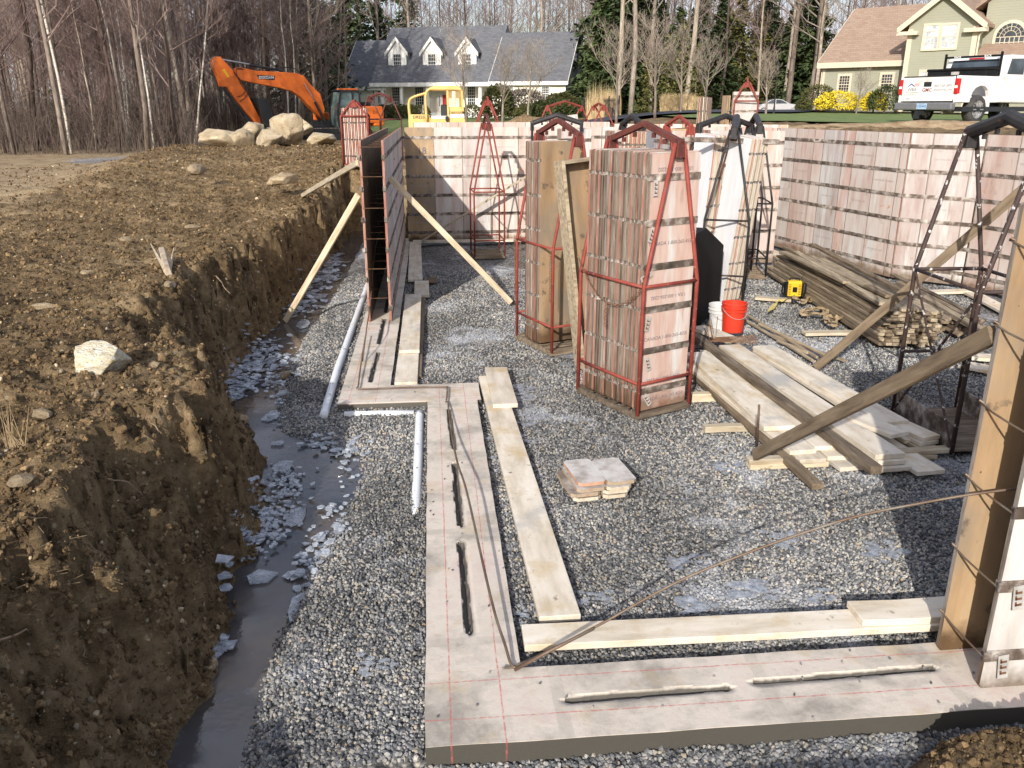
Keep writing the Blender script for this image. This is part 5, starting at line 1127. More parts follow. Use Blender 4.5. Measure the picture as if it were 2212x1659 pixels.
sheet('mulch_bed',([(22.2+.664*i,51.5-.748*i,0) for i in range(14)],[(23.3+.664*i,52.6-.748*i,0) for i in range(14)]),MT['clod'],.2,'brown mulch bed along the sage green house','mulch bed',3)
def moundpts(n,cx,cy,rx,ry,h):
    return [(cx+rx*a,cy+ry*b_,0) for a,b_ in []]
def mound(name,px,Y,rx,ry,h,lab,m=None):
    q=D(px,262,Y); b=MB(); n=26;vs=[];fs=[]
    for i in range(n+1):
        for j in range(n+1):
            x=(i/n*2-1);y=(j/n*2-1); rr=math.sqrt(x*x+y*y); z=h*max(-.1,(1-rr**1.6))+.16*h*fbm(x*3+px,y*3,1)+.1*h*fbm(x*9+px,y*9,4)
            vs.append((q.x+x*rx,Y+y*ry,far_z(q.x+x*rx,Y+y*ry)+z-.03))
    for i in range(n):
        for j in range(n): a=i*(n+1)+j; fs.append((a,a+n+1,a+n+2,a+1))
    b.add(vs,fs); b.build(name,m or MT['dirt'],smooth=True,label=lab,cat='dirt heap')
mound('dirt_heap',1130,40,3.4,2,1.15,'heap of excavated earth behind the rear wall, right of the bulldozer')
TAN=M('earth_tan',[(.3,(.2,.13,.07)),(.5,(.34,.24,.14)),(.7,(.46,.36,.23))],3,kind='world',rough=.95,bump=1,bscale=14,bdist=.05)
mound('dirt_heap',2040,22.6,3.6,1.0,.24,'low ridge of orange earth between the pit and the white pickup',TAN)
mound('dirt_heap',1850,22.8,2.8,1.0,.16,'thin line of loose tan earth along the top of the right wall',TAN)
# ------------------------------------------------------------ vegetation
BK1=M('bark_grey',[(.3,(.15,.125,.11)),(.5,(.27,.235,.2)),(.7,(.42,.38,.33))],3,(3,3,.7),.95,.5,12,.02,rnd=[(0,(.55,.5,.48)),(.5,(.9,.85,.82)),(1,(1.25,1.2,1.1))])
BK2=M('bark_dark_brown',[(.3,(.05,.035,.03)),(.6,(.11,.08,.065))],3,(3,3,.7),.95,.5,12,.02)
BKB=M('bark_birch',[(.3,(.42,.36,.3)),(.6,(.62,.58,.52))],4,(1,1,3),.8,.3,12,.02,spots=[((.05,.04,.04),7,.6,.66,(1,1,3))])
TW=M('twigs_mauve_brown',[(.3,(.125,.1,.092)),(.7,(.27,.222,.205))],1.5,kind='world',rough=.95,bump=0,rnd=[(0,(.75,.62,.62)),(.5,(1,.9,.88)),(1,(1.2,1.15,1.1))])
TWD=M('twigs_dark',[(.3,(.04,.03,.026)),(.7,(.12,.09,.075))],1.5,kind='world',rough=.95,bump=0)
TWL=M('twigs_pale',[(.3,(.19,.15,.12)),(.7,(.36,.31,.26))],1.5,kind='world',rough=.95,bump=0)
LD=M('needles_dark',[(.3,(.028,.045,.02)),(.55,(.06,.088,.034)),(.75,(.11,.135,.05))],.9,kind='world',rough=.85,bump=0,rnd=[(0,(.75,.8,.8)),(1,(1.2,1.15,1.0))])
LY=M('needles_olive',[(.3,(.07,.072,.02)),(.55,(.135,.13,.04)),(.75,(.21,.19,.065))],1.2,kind='world',rough=.85,bump=0)
LB=M('shrub_leaves',[(.3,(.035,.045,.015)),(.6,(.075,.085,.03))],3,kind='world',rough=.8,bump=0,rnd=[(0,(.8,.9,.8)),(1,(1.3,1.1,.9))])
LF=M('yellow_flowers',[(.3,(.6,.45,.02)),(.7,(.85,.7,.05))],4,kind='world',rough=.8,bump=0)
LS=M('dry_reeds',[(.3,(.4,.28,.14)),(.7,(.6,.47,.28))],4,kind='world',rough=.9,bump=0)
def bare_tree(h,r0,seed,nb=26,fork=False,start=.25,up=.75,twig=1.0,bl=.2,bend=.35):
    rs=random.Random(seed); T=MB();B=MB()
    n=9; pts=[];x=y=0
    for i in range(n+1):
        pts.append(Vector((x,y,h*i/n))); x+=rs.gauss(0,bend*.35)*h/16; y+=rs.gauss(0,bend*.35)*h/16
    T.tube(pts,[r0*(1-.88*i/n)+.008 for i in range(n+1)],6)
    def at(t): i=min(int(t*n),n-1); return pts[i].lerp(pts[i+1],t*n-i)
    def br(mb,p,d,L,r,lv):
        q=[p]; k=3 if lv<2 else 2; dd=d.copy()
        for i in range(k): dd=(dd+Vector((rs.gauss(0,.18),rs.gauss(0,.18),rs.gauss(.10,.12)))).normalized(); q.append(q[-1]+dd*L/k)
        mb.tube(q,[r*(1-.75*i/k) for i in range(k+1)],4 if lv==0 else 3,cap=False)
        if lv<(3 if twig>.5 else 2):
            m_={0:6,1:4,2:3}[lv]
            for j in range(m_):
                t=.25+.75*(j+rs.random())/m_; i=min(int(t*k),k-1); pp=q[i].lerp(q[i+1],t*k-i)
                nd=(dd+Vector((rs.gauss(0,.6),rs.gauss(0,.6),rs.gauss(.25,.35)))).normalized(); br(mb,pp,nd,L*rs.uniform(.38,.6),max(r*.42,.006),lv+1)
    for i in range(nb):
        t=start+(1-start)*(i+rs.random())/nb; a=rs.random()*6.28; el=up*rs.uniform(.5,1.3)
        d=Vector((math.cos(a),math.sin(a),el)).normalized(); L=h*bl*(1.25-.75*t)*rs.uniform(.6,1.3); br(B,at(t),d,L,r0*.32*(1.1-t)+.008,0)
    return T,B
def mk_tree(name,T,B,mt,mb):
    e=empty(name); a=T.build('trunk',mt,e,smooth=True); b_=B.build('branches',mb,e); return e
protos=[]
for i,(h,r,m,nb,st,bl,tm) in enumerate([(17,.105,BK1,30,.22,.2,TW),(15,.065,BK2,34,.12,.17,TW),(18,.2,BK1,26,.35,.22,TWL),(13,.048,BKB,22,.3,.15,TW),(12,.045,BK1,30,.08,.15,TW),(19,.12,BK2,26,.3,.24,TW)]):
    T,B=bare_tree(h,r,100+i,nb,False,st,.8,1.0,bl,.2); protos.append(mk_tree('bare_tree',T,B,m,tm))
def put(p,x,y,s=1,rz=None,name=None,lab='',cat='tree',grp=None,z=None,tilt=0,first=[]):
    if p.name in first: o=copy_tree(p)
    else: o=p; first.append(p.name)
    o.location=(x,y,far_z(x,y)-.1 if z is None else z); o.scale=(s,s,s*random.uniform(.92,1.1)); o.rotation_euler=(tilt,random.gauss(0,.03),random.random()*6.28 if rz is None else rz)
    tag(o,lab,cat,grp); return o
WG='bare trees of the left wood'
rt=random.Random(3)
labs={0:'grey trunked bare tree in the left wood with mauve twigs',1:'dark slender bare tree in the left wood with dense twigs',2:'tall pale bare tree with open branches',3:'slender white birch among dark bare trees',4:'thin grey sapling at the front edge of the left wood',5:'dark tall bare tree with high crown'}
for i in range(125):
    px=-60+ (i*137.5)%860; Y=36+30*((i*.618)%1)**.8; 
    if px>430: Y=max(Y,58)+4
    if px>690: continue
    q=D(px,300,Y); k=[1,0,4,1,0,3,5,1,4,0][i%10]
    put(protos[k],q.x,Y,rt.uniform(.75,1.1),None,None,labs[k]+(' near the track' if Y<46 else ' deep in the wood' if Y>56 else ''),'tree',WG)
for px,Y,k,s,l in ((150,37,3,1.15,'tallest white birch standing at the front of the left wood'),(330,39,3,.85,'thin tan birch at the front of the wood left of the boulders'),(415,41,3,.8,'leaning white birch just left of the boulder heap'),(625,58,3,.95,'cream birch seen under the digger boom, left one'),(640,60,3,1.0,'cream birch seen under the digger boom, right one'),(255,38,5,.7,'dark straight tree at the front of the left wood'),(25,37,0,.8,'grey tree at the far left edge of the picture'),(690,62,2,.75,'pale bare tree behind the digger boom')):
    q=D(px,300,Y); o=put(protos[k],q.x,Y,s,1.0,None,l,'tree'); 
    if px==415: o.rotation_euler=(0,.22,0)
CG='bare trees behind the houses'
for i in range(58):
    px=820+(i*93.7)%1420; Y=92+34*((i*.618)%1) if px<1290 else 74+40*((i*.618)%1)
    q=D(px,240,Y); k=[2,0,5,2,0,1,2][i%7]
    put(protos[k],q.x,Y,rt.uniform(1.0,1.35),None,None,labs[k]+(' behind the white house' if px<1280 else ' between the two houses' if px<1750 else ' behind the sage green house'),'tree',CG)
for px,Y,s,l in ((1332,66,1.15,'tall pale trunk left of the leafless shade trees'),(1362,64,1.1,'straight tan trunk behind the second shade tree'),(1405,68,1.0,'pale trunk behind the third shade tree'),(1478,62,1.1,'leaning pale trunk in the centre of the wood edge'),(1592,66,1.35,'thickest pale trunk rising above the yellow green cedars'),(1690,62,1.15,'pale trunk right of the silver car'),(1700,60,1.25,'thick pale trunk rising behind the lamp post'),(1745,58,1.2,'forked pale trunk left of the sage green house'),(1755,60,1.1,'thin pale trunk beside the sage green house')):
    if px>1560: Y*=1.45; s*=1.2
    q=D(px,240,Y); put(protos[2],q.x,Y,s,None,None,l,'tree')
# far wood that reads as one mass
fw_=MB()
rs=random.Random(5)
for i in range(900):
    px=rs.uniform(-250,2450); Y=rs.uniform(68,112) if px<760 else rs.uniform(105,150); q=D(px,240,Y); h=rs.uniform(11,19)*(1.0 if px<760 else 1.25); x,y=q.x,q.y; z=far_z(x,y)
    r_=rs.uniform(.05,.13); T0=Vector((x,y,z)); T1=T0+Vector((rs.gauss(0,.6),0,h)); fw_.tube([T0,(T0+T1)/2+Vector((rs.gauss(0,.2),0,0)),T1],[r_,r_*.6,.01],3,cap=False)
    for j in range(16):
        t=rs.uniform(.15,1); p=T0.lerp(T1,t); a=rs.random()*6.28; L=rs.uniform(1,3.2)*(1.2-t*.6); d=Vector((math.cos(a),math.sin(a),rs.uniform(.5,1.6))).normalized()
        e_=p+d*L; fw_.tube([p,p+d*L*.5+Vector((0,0,.1)),e_],[.03,.02,.008],3,cap=False)
        for k in range(3): 
            p2=p.lerp(e_,rs.uniform(.3,.9)); d2=(d+Vector((rs.gauss(0,.5),rs.gauss(0,.5),rs.gauss(.3,.3)))).normalized(); fw_.tube([p2,p2+d2*L*.5],[.014,.006],3,cap=False)
fw_.build('woodland',TW,label='far leafless woodland closing the view behind the trees',cat='woodland',kind='stuff')
us=MB()
for i in range(4200):
    px=rs.uniform(-80,700) if i%4 else rs.uniform(700,2300); Y=rs.uniform(36,62) if px<430 else rs.uniform(58,75)
    if px>700: Y=rs.uniform(90,98)
    q=D(px,300,Y); z=far_z(q.x,q.y); L=rs.uniform(.8,3.4); a=rs.random()*6.28; T0=Vector((q.x,q.y,z)); d=Vector((math.cos(a)*.25,math.sin(a)*.25,1)).normalized(); us.tube([T0,T0+d*L*.5,T0+d*L+Vector((rs.gauss(0,.3),0,0))],[.014,.010,.004],3,cap=False)
    for k in range(3): p2=T0+d*L*rs.uniform(.3,.9); us.tube([p2,p2+Vector((rs.gauss(0,.4),rs.gauss(0,.4),rs.uniform(.1,.7)))],[.007,.003],3,cap=False)
us.build('undergrowth',TWD,label='tangled brown undergrowth at the foot of the woods',cat='undergrowth',kind='stuff')
# conifers
def conifer(h,rb,seed,dens=1.0,start=.08,card=.28,droop=.35,tr=.13):
    rs=random.Random(seed);T=MB();C=MB(); T.tube([(0,0,0),(0,0,h*.5),(0,0,h)],[tr,tr*.6,.02],6)
    nw=int(h*2.6)
    for w in range(nw):
        t=start+(1-start)*w/nw; z=h*t; R_=rb*(1-t)**.75*rs.uniform(.75,1.15)+.15
        for k in range(7):
            a=rs.random()*6.28; L=R_*rs.uniform(.6,1.1); d=Vector((math.cos(a),math.sin(a),0))
            nn=max(4,int(L*7*dens))
            for j in range(nn):
                s_=(j+rs.random())/nn; p=d*(L*s_)+Vector((0,0,z-droop*L*s_*s_+.1*L*s_)); 
                sd=Vector((-d.y,d.x,0))*rs.gauss(0,.22*(.3+L*.4)); c=p+sd+Vector((0,0,rs.gauss(0,.12))); q=card*rs.uniform(.6,1.3)
                u=(d*.6+Vector((rs.gauss(0,.6),rs.gauss(0,.6),-.25+rs.gauss(0,.25)))).normalized(); v=u.cross(Vector((rs.gauss(0,.5),rs.gauss(0,.5),1))).normalized()
                C.add([c-u*q*.2,c+v*q*.42,c+u*q,c-v*q*.42],[(0,1,2,3)])
    return T,C
def mk_con(lab,h,rb,seed,m,**k):
    T,C=conifer(h,rb,seed,**k); e=empty('conifer'); T.build('trunk',BK1,e,smooth=True); C.build('crown',m,e); return e
cA=mk_con('',15,3.0,1,LD,card=.36,dens=1.2); cB=mk_con('',13,3.9,2,LD,card=.42,dens=1.7,start=.02); cY=mk_con('',7.5,1.7,3,LY,card=.26,dens=2.0,start=.01,droop=-.2); cS=mk_con('',10,3.0,4,LD,card=.42,start=.01,dens=2.0)
EG='evergreens at the edge of the wood'
for px,Y,p,s,l in ((1540,62,cB,.62,'broad dark hemlock filling the wood edge behind the left leafless trees'),(1300,74,cS,1.15,'dense dark evergreen right beside the white house'),(1345,70,cS,1.0,'low dark evergreen behind the black iron fence'),(1400,72,cB,.75,'dark evergreen behind the middle shade tree'),(1455,70,cS,.85,'dark evergreen behind the leaning pale trunk'),(1510,72,cB,.8,'dark tall evergreen left of the yellow green cedars'),(1640,70,cB,.72,'dark evergreen above the silver car'),(1700,68,cS,.8,'dark evergreen behind the lamp post'),(1740,66,cS,.95,'dark evergreen closest to the sage green house'),(1285,80,cA,1.1,'tall dark evergreen behind the gable end of the white house'),(700,80,cA,1.2,'tall thin topped hemlock left of the white house'),(780,100,cA,1.25,'dark hemlock rising behind the left wing of the white house'),(830,104,cA,1.3,'full hemlock above the left roof of the white house'),(880,102,cA,1.25,'hemlock just behind the main ridge of the white house'),(745,92,cB,1.15,'broad drooping hemlock beside the left corner of the white house'),(640,72,cA,1.0,'thin hemlock rising over the digger boom'),(1320,72,cB,.8,'dark evergreen between the first pale trunks'),(1375,73,cS,1.05,'dark evergreen behind the second pale trunk'),(1430,74,cB,.7,'dark evergreen between the second and third shade trees'),(1575,74,cS,.8,'dark evergreen just left of the thickest pale trunk'),(1665,74,cS,.7,'dark evergreen right of the silver car roof'),(130,52,cS,.35,'small green evergreen deep in the left wood')):
    if px>1480: Y*=1.36; s*=1.42
    q=D(px,240,Y); put(p,q.x,Y,s,None,None,l,'evergreen tree',None)
for px,Y,s,l in ((1395,60,.55,'low olive cedar between the first two shade trees'),(1500,58,.6,'low olive cedar right of the dry grass hedge'),(1440,62,.75,'olive cedar behind the dry grass hedge'),(1560,58,.9,'yellow green cedar left of the high red rack'),(1595,57,1.05,'tallest yellow green cedar behind the high red rack'),(1630,59,.85,'yellow green cedar above the silver car roof'),(1470,66,.9,'olive cedar in the centre of the tree row')):
    if px>1540: Y*=1.5; s*=1.55
    q=D(px,240,Y); put(cY,q.x,Y,s,None,None,l,'cedar',None)
def leafball(rx,ry,rz,n,size,m,name,p,lab,cat='shrub',group=None,seed=1):
    rs=random.Random(seed); b=MB()
    for _ in range(n):
        v=Vector((rs.gauss(0,1),rs.gauss(0,1),rs.gauss(0,1))).normalized()*(rs.uniform(.78,1.02)); 
        if v.z<-.5: continue
        k=1+.12*mn.noise(v*2.2+Vector((seed,0,0))); c=Vector((v.x*rx*k,v.y*ry*k,rz*.9+v.z*rz*k)); u=(v+Vector((rs.gauss(0,.7),rs.gauss(0,.7),rs.gauss(0,.7)))).normalized(); w=u.orthogonal().normalized(); q=size*rs.uniform(.6,1.3)
        b.add([c,c+w*q*.35+u*q*.5,c+u*q,c-w*q*.35+u*q*.5],[(0,1,2,3)])
    b2=MB(); b2.tube([(0,0,-.1),(0,0,rz)],.05,5); 
    e=empty(name,p,0,lab,cat,group); b.build('foliage',m,e); b2.build('stem',BK2,e); return e
HG='clipped round shrubs along the porch'
hb=None
for i,x in enumerate((425,492,560,628,715,1128)):
    q=D(*z3(x,850),74); e=leafball(.82,.8,.68,1500,.13,LB,'round_shrub',(q.x,74,far_z(q.x,74)-.05),'clipped round shrub before the porch, '+['leftmost, half behind the digger','second from the left','third from the left','fourth from the left, beside the bulldozer','seen through the bulldozer canopy','alone right of the bulldozer'][i],'shrub',HG,i)
for i,(q,Y,rx,rz,m,l) in enumerate([(z5(145,1070),55,.5,.36,LB,'low flat green shrub right beside the silver car'),(z5(272,1065),50,1.0,.85,LB,'big round dark shrub at the left corner of the sage green house'),(z5(455,1058),49,1.25,.65,LF,'left forsythia in yellow bloom below the sage green house'),(z5(800,1052),47,.72,.62,LF,'right forsythia in yellow bloom, squeezed by a dark shrub'),(z5(905,1052),46,.92,.8,LB,'round dark shrub between the forsythia and the pickup')]):
    p=D(q[0],q[1],Y); leafball(rx,rx*.8,rz,2600,.12,m,'shrub',(p.x,Y,far_z(p.x,Y)+.05),l,'shrub',None,30+i)
for i,(x,y,Y,rx,rz) in enumerate([(1650,855,66,1.9,.75),(1780,855,65,2.2,.85),(1930,855,64,1.8,.8),(1330,820,68,1.2,1.5),(1530,815,69,1.9,1.3),(1830,760,72,1.6,1.1)]):
    q=D(*z3(x,y),Y); tan=i in(4,)
    leafball(rx,1.3,rz,3800,.2,TWL if tan else LB,'shrub',(q.x,Y,far_z(q.x,Y)-.1),['left low spreading green juniper before the white house','middle low spreading green juniper before the white house','right low spreading green juniper before the white house','dark brown bush at the corner of the porch','round tan twiggy bush before the garage wing windows','green bush behind the junipers by the garage end'][i],'shrub',None,50+i)
# small leafless ornamental trees
T,B=bare_tree(3.4,.07,301,16,False,.28,1.3,1.0,.5,.2); orn=mk_tree('ornamental_tree',T,B,BK1,TWL)
for px,Y,s,l in ((1332,46,1.15,'leafless vase shaped shade tree by the black fence, leftmost of the row'),(1415,47,1.2,'leafless vase shaped shade tree, second of the row'),(1470,50,1.1,'leafless vase shaped shade tree before the dry grass hedge'),(1518,54,1.05,'small leafless shade tree right of the dry grass hedge'),(1654,46,.9,'very thin young tree before the silver car'),(1008,62,1.5,'dark stemmed leafless tree right of the bulldozer'),(1085,64,1.3,'pale leafless tree before the garage wing, left one'),(1140,63,1.35,'pale leafless tree before the garage wing, right one'),(1978,47,.6,'leafless twiggy bush between the two forsythias')):
    if px==1978: px=z5(640,1000)[0]
    q=D(px,250,Y); put(orn,q.x,Y,s,None,None,l,'tree',None)
# dry grass hedge
for px,Y,w,h,l in ((z4(810,0)[0],55,2.4,1.25,'wide block of dry tan ornamental grass'),(z4(970,0)[0],56,1.4,1.05,'smaller block of dry tan ornamental grass at the right'),(z4(135,0)[0],56,1.9,2.6,'tall dry reed clump behind the black iron fence, left one'),(z4(235,0)[0],57,1.2,2.2,'tall dry reed clump behind the black iron fence, right one')):
    q=D(px,255,Y); z=far_z(q.x,Y); b=MB()
    for _ in range(1300 if h<2 else 330): 
        x=rs.uniform(-w/2,w/2)*.9; y=rs.uniform(-.4,.4); hh=h*rs.uniform(.75,1.05)*(1 if h<2 else rs.uniform(.5,1)); b.add([(x,y,0),(x+.035,y,0),(x+rs.gauss(0,.1)+.02,y+rs.gauss(0,.1),hh)],[(0,1,2)])
    b.build('ornamental_grass',LS,label=l,cat='ornamental grass').location=(q.x,Y,z)
# iron fence
fa,fb=D(z3(2005,0)[0],255,62),D(z4(300,0)[0],255,52); fe=empty('iron_fence',(fa.x,fa.y,far_z(fa.x,fa.y)),math.atan2(fb.y-fa.y,fb.x-fa.x),'black iron picket fence before the dark evergreens beside the white house','fence'); L=(fb-fa).length
b=MB(); b.box((0,-.02,1.3),(L,.02,1.34)); b.box((0,-.02,.15),(L,.02,.19)); b.build('rail',MT['black'],fe)
b=MB(); x=0
while x<L: b.box((x,-.008,.0),(x+.018,.008,1.45)); x+=.13
b.build('pickets',MT['black'],fe)
for k in range(5): MB().box((L*k/4-.03,-.035,0),(L*k/4+.03,.035,1.6)).build('fence_post',MT['black'],fe)
# lamp post
q=D(z4(1648,0)[0],252,47); lp=empty('lamp_post',(q.x,47,far_z(q.x,47)),0,'black garden lamp post before the silver car','lamp post')
MB().lathe([(.07,0),(.05,.4),(.035,.6),(.035,2.3)],10).build('post',MT['black'],lp); MB().lathe([(.04,2.3),(.09,2.34),(.12,2.6),(.15,2.64),(.03,2.8),(0,2.86)],8).build('lantern',MT['black'],lp)
q=D(z3(1828,0)[0],245,60)
# ------------------------------------------------------------ silver car
def wheel(par,x,y,z,r,w,mt=None,rim=None,sp=5):
    e=empty('wheel',(x,y,z)); e.parent=par; m=Matrix.Rotation(R(90),4,'X')
    b=MB(); b.lathe([(r*.62,-w/2),(r*.93,-w/2),(r,-w*.3),(r,w*.3),(r*.93,w/2),(r*.62,w/2)],28,0,(0,0,0),m); b.build('tyre',MT['tyre'],e,smooth=True)
    b=MB(); b.lathe([(0,-w*.2),(r*.62,-w*.3),(r*.62,-w*.48),(r*.64,-w*.5),(r*.64,w*.5),(r*.6,w*.48),(r*.58,w*.3),(r*.2,w*.35),(0,w*.35)],24,0,(0,0,0),m)
    for k in range(sp): a=2*math.pi*k/sp; b.beam((r*.1*math.cos(a),w*.4,r*.1*math.sin(a)),(r*.6*math.cos(a),w*.46,r*.6*math.sin(a)),.09*r*2,.03); b.beam((r*.1*math.cos(a),-w*.4,r*.1*math.sin(a)),(r*.6*math.cos(a),-w*.46,r*.6*math.sin(a)),.09*r*2,.03)
    b.build('rim',rim or MT['rim'],e); return e
MT['tyre']=M('tyre_rubber',[(.3,(.03,.03,.032)),(.7,(.08,.075,.07))],6,rough=.85); MT['rim']=flat('rim_metal',(.55,.55,.55),.35,.7)
MT['silver']=flat('silver_paint',(.6,.6,.62),.25,.3,Coat_Weight=.6); MT['dglass']=glass('car_glass',(.03,.04,.05))
MT['gpanel']=None
Yc=86; qa,qb=D(z4(1490,0)[0],249,Yc),D(z4(1845,0)[0],249,Yc); car=empty('parked_car',(qa.x-.1,Yc,far_z(qa.x,Yc)+.12),R(-4),'silver sedan parked before the woods, facing right','car')
prof=[(0,.35),(.05,.75),(.3,.92),(1.0,.98),(1.55,1.33),(2.1,1.44),(2.7,1.4),(3.55,1.0),(4.4,.88),(4.85,.7),(4.9,.38),(4.6,.25),(.3,.25)]
b=MB(); b.prism(prof,0,1.78); b.build('body',MT['silver'],car,bevel=.07,seg=2,smooth=False)
MB().prism([(1.12,.99),(1.6,1.31),(2.05,1.38),(2.05,.98)],-.012,1.79).build('side_window',MT['dglass'],car); MB().prism([(2.12,.98),(2.12,1.38),(2.66,1.34),(3.3,1.0)],-.012,1.79).build('side_window',MT['dglass'],car)
MB().beam((2.78,.9,1.39),(3.5,.9,1.04),1.4,.03).build('windscreen',MT['dglass'],car)
for x in (.9,3.95):
    for y in (.1,1.68): wheel(car,x,y,.31,.33,.2)
MB().box((4.7,-.005,.6),(4.9,.3,.74)).build('headlight',MT['glassb'],car)
# ------------------------------------------------------------ excavator
MT['orange']=M('orange_paint',[(.3,(.62,.13,.02)),(.7,(.72,.17,.03))],2,rough=.4,bump=.05,spots=[((.35,.12,.04),11,.66,.72)]); MT['exblack']=flat('charcoal_paint',(.022,.024,.027),.45); MT['dummy']=None; MT['cabglass']=glass('cab_glass',(.06,.09,.09)); MT['chrome']=flat('chrome_rod',(.6,.6,.65),.2,.9)
Ye=52.0; o0=D(*z2(1400,1385),Ye); FI=R(38)
ex=empty('excavator',(o0.x,Ye,o0.z),math.pi+FI,'orange and black tracked excavator with folded boom behind the boulder heap','excavator')
cF=math.cos(FI); K=.00527*52/50.5
def E(px,py): return ((1300-px)*K/cF,(1385-py)*K)
def EP(l): return [E(*p) for p in l]
# local x forward (to picture left), local y is its left = +y -> toward camera side: after rotation by pi+FI, local +y = (sinFI,-cosFI)
ex.scale=(.885,.885,.885)
bm_=[(375,590),(400,580),(560,610),(950,622),(1030,650),(1095,745),(1190,850),(1230,1030),(1200,1130),(1150,1090),(1060,985),(985,890),(900,825),(760,785),(540,745),(400,712),(362,650)]
MB().prism(EP(bm_),-.2,.2).build('boom',MT['orange'],ex,bevel=.02)
ar=[(158,560),(165,510),(200,478),(240,478),(262,510),(300,560),(345,620),(385,700),(430,790),(578,1190),(515,1190),(350,940),(275,790),(215,785),(200,700)]
MB().prism(EP(ar),-.17,.17).build('stick',MT['orange'],ex,bevel=.02)
def T3(p,y=0): u,z=E(*p); return (u,y,z)
b=MB(); b.tube([T3((230,500)),T3((520,545))],.045,8); b.build('arm_rod',MT['chrome'],ex); b=MB(); b.tube([T3((510,552)),T3((835,600))],.085,10); b.build('arm_cylinder',MT['exblack'],ex)
b=MB(); b.tube([T3((245,800),.03),T3((350,980),.03),T3((430,1105),.03)],.1,10); b.tube([T3((420,1100),.03),T3((470,1190),.03)],.16,8); b.build('bucket_cylinder',MT['exblack'],ex)
for y in (-.32,.32):
    b=MB(); b.tube([T3((1015,740),y),T3((1130,960),y)],.04,8); b.build('boom_rod',MT['chrome'],ex); b=MB(); b.tube([T3((1115,940),y),T3((1215,1180),y)],.085,10); b.build('boom_cylinder',MT['exblack'],ex)
bk=[(520,900),(560,915),(600,905),(625,930),(650,1100),(662,1190),(600,1230),(560,1190),(540,1050)]
MB().prism(EP(bk),-.55,.55).build('bucket',MT['exblack'],ex,bevel=.02)
for k in range(5): MB().prism(EP([(600,1200),(640,1215),(655,1270)]),-.5+.22*k,-.42+.22*k).build('bucket_tooth',MT['galv'],ex)
hp=curve([T3((440,600),.22),T3((370,590),.22),T3((345,640),.24),T3((400,720),.25),T3((440,800),.24),T3((400,870),.22),T3((350,890),.22)],5); MB().tube(hp,.022,5).build('hose',MT['exblack'],ex)
hp=curve([T3((430,600),.2),T3((365,620),.2),T3((400,760),.22),T3((450,850),.22),T3((420,900),.2),T3((375,940),.2)],5); MB().tube(hp,.022,5).build('hose',MT['exblack'],ex)
hp=curve([T3((740,590),.1),T3((820,565),.1),T3((940,570),.1),T3((1000,620),.1)],5); MB().tube(hp,.03,5).build('hose',MT['exblack'],ex)
lb=MB(); lb.prism(EP([(557,655),(733,660),(728,705),(575,700)]),.203,.208); lb.build('name_plate',flat('label_black',(.012,.012,.015),.5),ex)
Xf=lambda u,y,z,s=1: Matrix.Translation((u,y,z))@Matrix.Rotation(math.pi,4,'Z')@Matrix.Rotation(R(90),4,'X')
u_,z_=E(648,680); text('DOOSAN',.235,flat('label_white',(.75,.75,.75),.5),ex,Xf(u_,.2105,z_)@Matrix.Rotation(R(1.5),4,'Z'),'brand_lettering',.001,bold=True)
MB().prism(EP([(240,612),(262,600),(302,680),(285,690)]),.173,.178).build('warning_sign',MT['yellow'],ex)
# cab (left side), machine coordinates
cx0,cx1=-.02-.3,1.3; cy0,cy1=.42,1.42; cz0,cz1=.55,3.08; ox=-.55
u0,u1_=ox-.9,ox+.78
cb=MB()
P4=.06
pf=[(u1_-.02,cz0+.25),(u1_+.05,cz0+.8),(u1_+.02,1.9),(u1_-.25,cz1-.08),(u1_-.45,cz1),(u0+.1,cz1),(u0,cz1-.1),(u0,cz0+.25)]
MB().prism(pf,cy0+.04,cy1-.04).build('cab_glazing',MT['cabglass'],ex)
for y in (cy0,cy1-.06):
    b=MB()
    for a_,c_ in zip(pf,pf[1:]+pf[:1]): b.beam((a_[0],y+.04,a_[1]),(c_[0],y+.04,c_[1]),.09,.1)
    b.beam((u0+.55,y+.04,cz0+.3),(u0+.55,y+.04,cz1),.09,.1); b.beam((u0+.55,y+.04,1.65),(u1_,y+.04,1.65),.07,.06); b.build('cab_frame',MT['exblack'],ex)
b=MB(); b.box((u0-.02,cy0-.02,cz0-.05),(u1_+.05,cy1+.03,cz0+.3)); b.build('cab_sill',MT['exblack'],ex,bevel=.03)
b=MB(); b.box((u0+.05,cy0,cz1+.05),(u1_-.55,cy1,cz1+.16)); b.build('cab_roof',MT['orange'],ex,bevel=.05)
MB().box((u1_-.54,cy0+.05,cz1-.02),(u1_-.12,cy1-.05,cz1+.07)).build('roof_visor',MT['exblack'],ex,bevel=.03)
MB().box((u0+.2,cy0+.3,1.0),(u0+.75,cy1-.25,1.5)).build('seat',MT['exblack'],ex)
MB().tube([(u1_-.2,cy1+.1,2.5),(u1_+.12,cy1+.12,2.45),(u1_+.12,cy1+.12,2.1)],.018,5).build('mirror_arm',MT['exblack'],ex); MB().box((u1_+.06,cy1+.06,1.95),(u1_+.16,cy1+.2,2.35)).build('mirror',MT['exblack'],ex,bevel=.02)
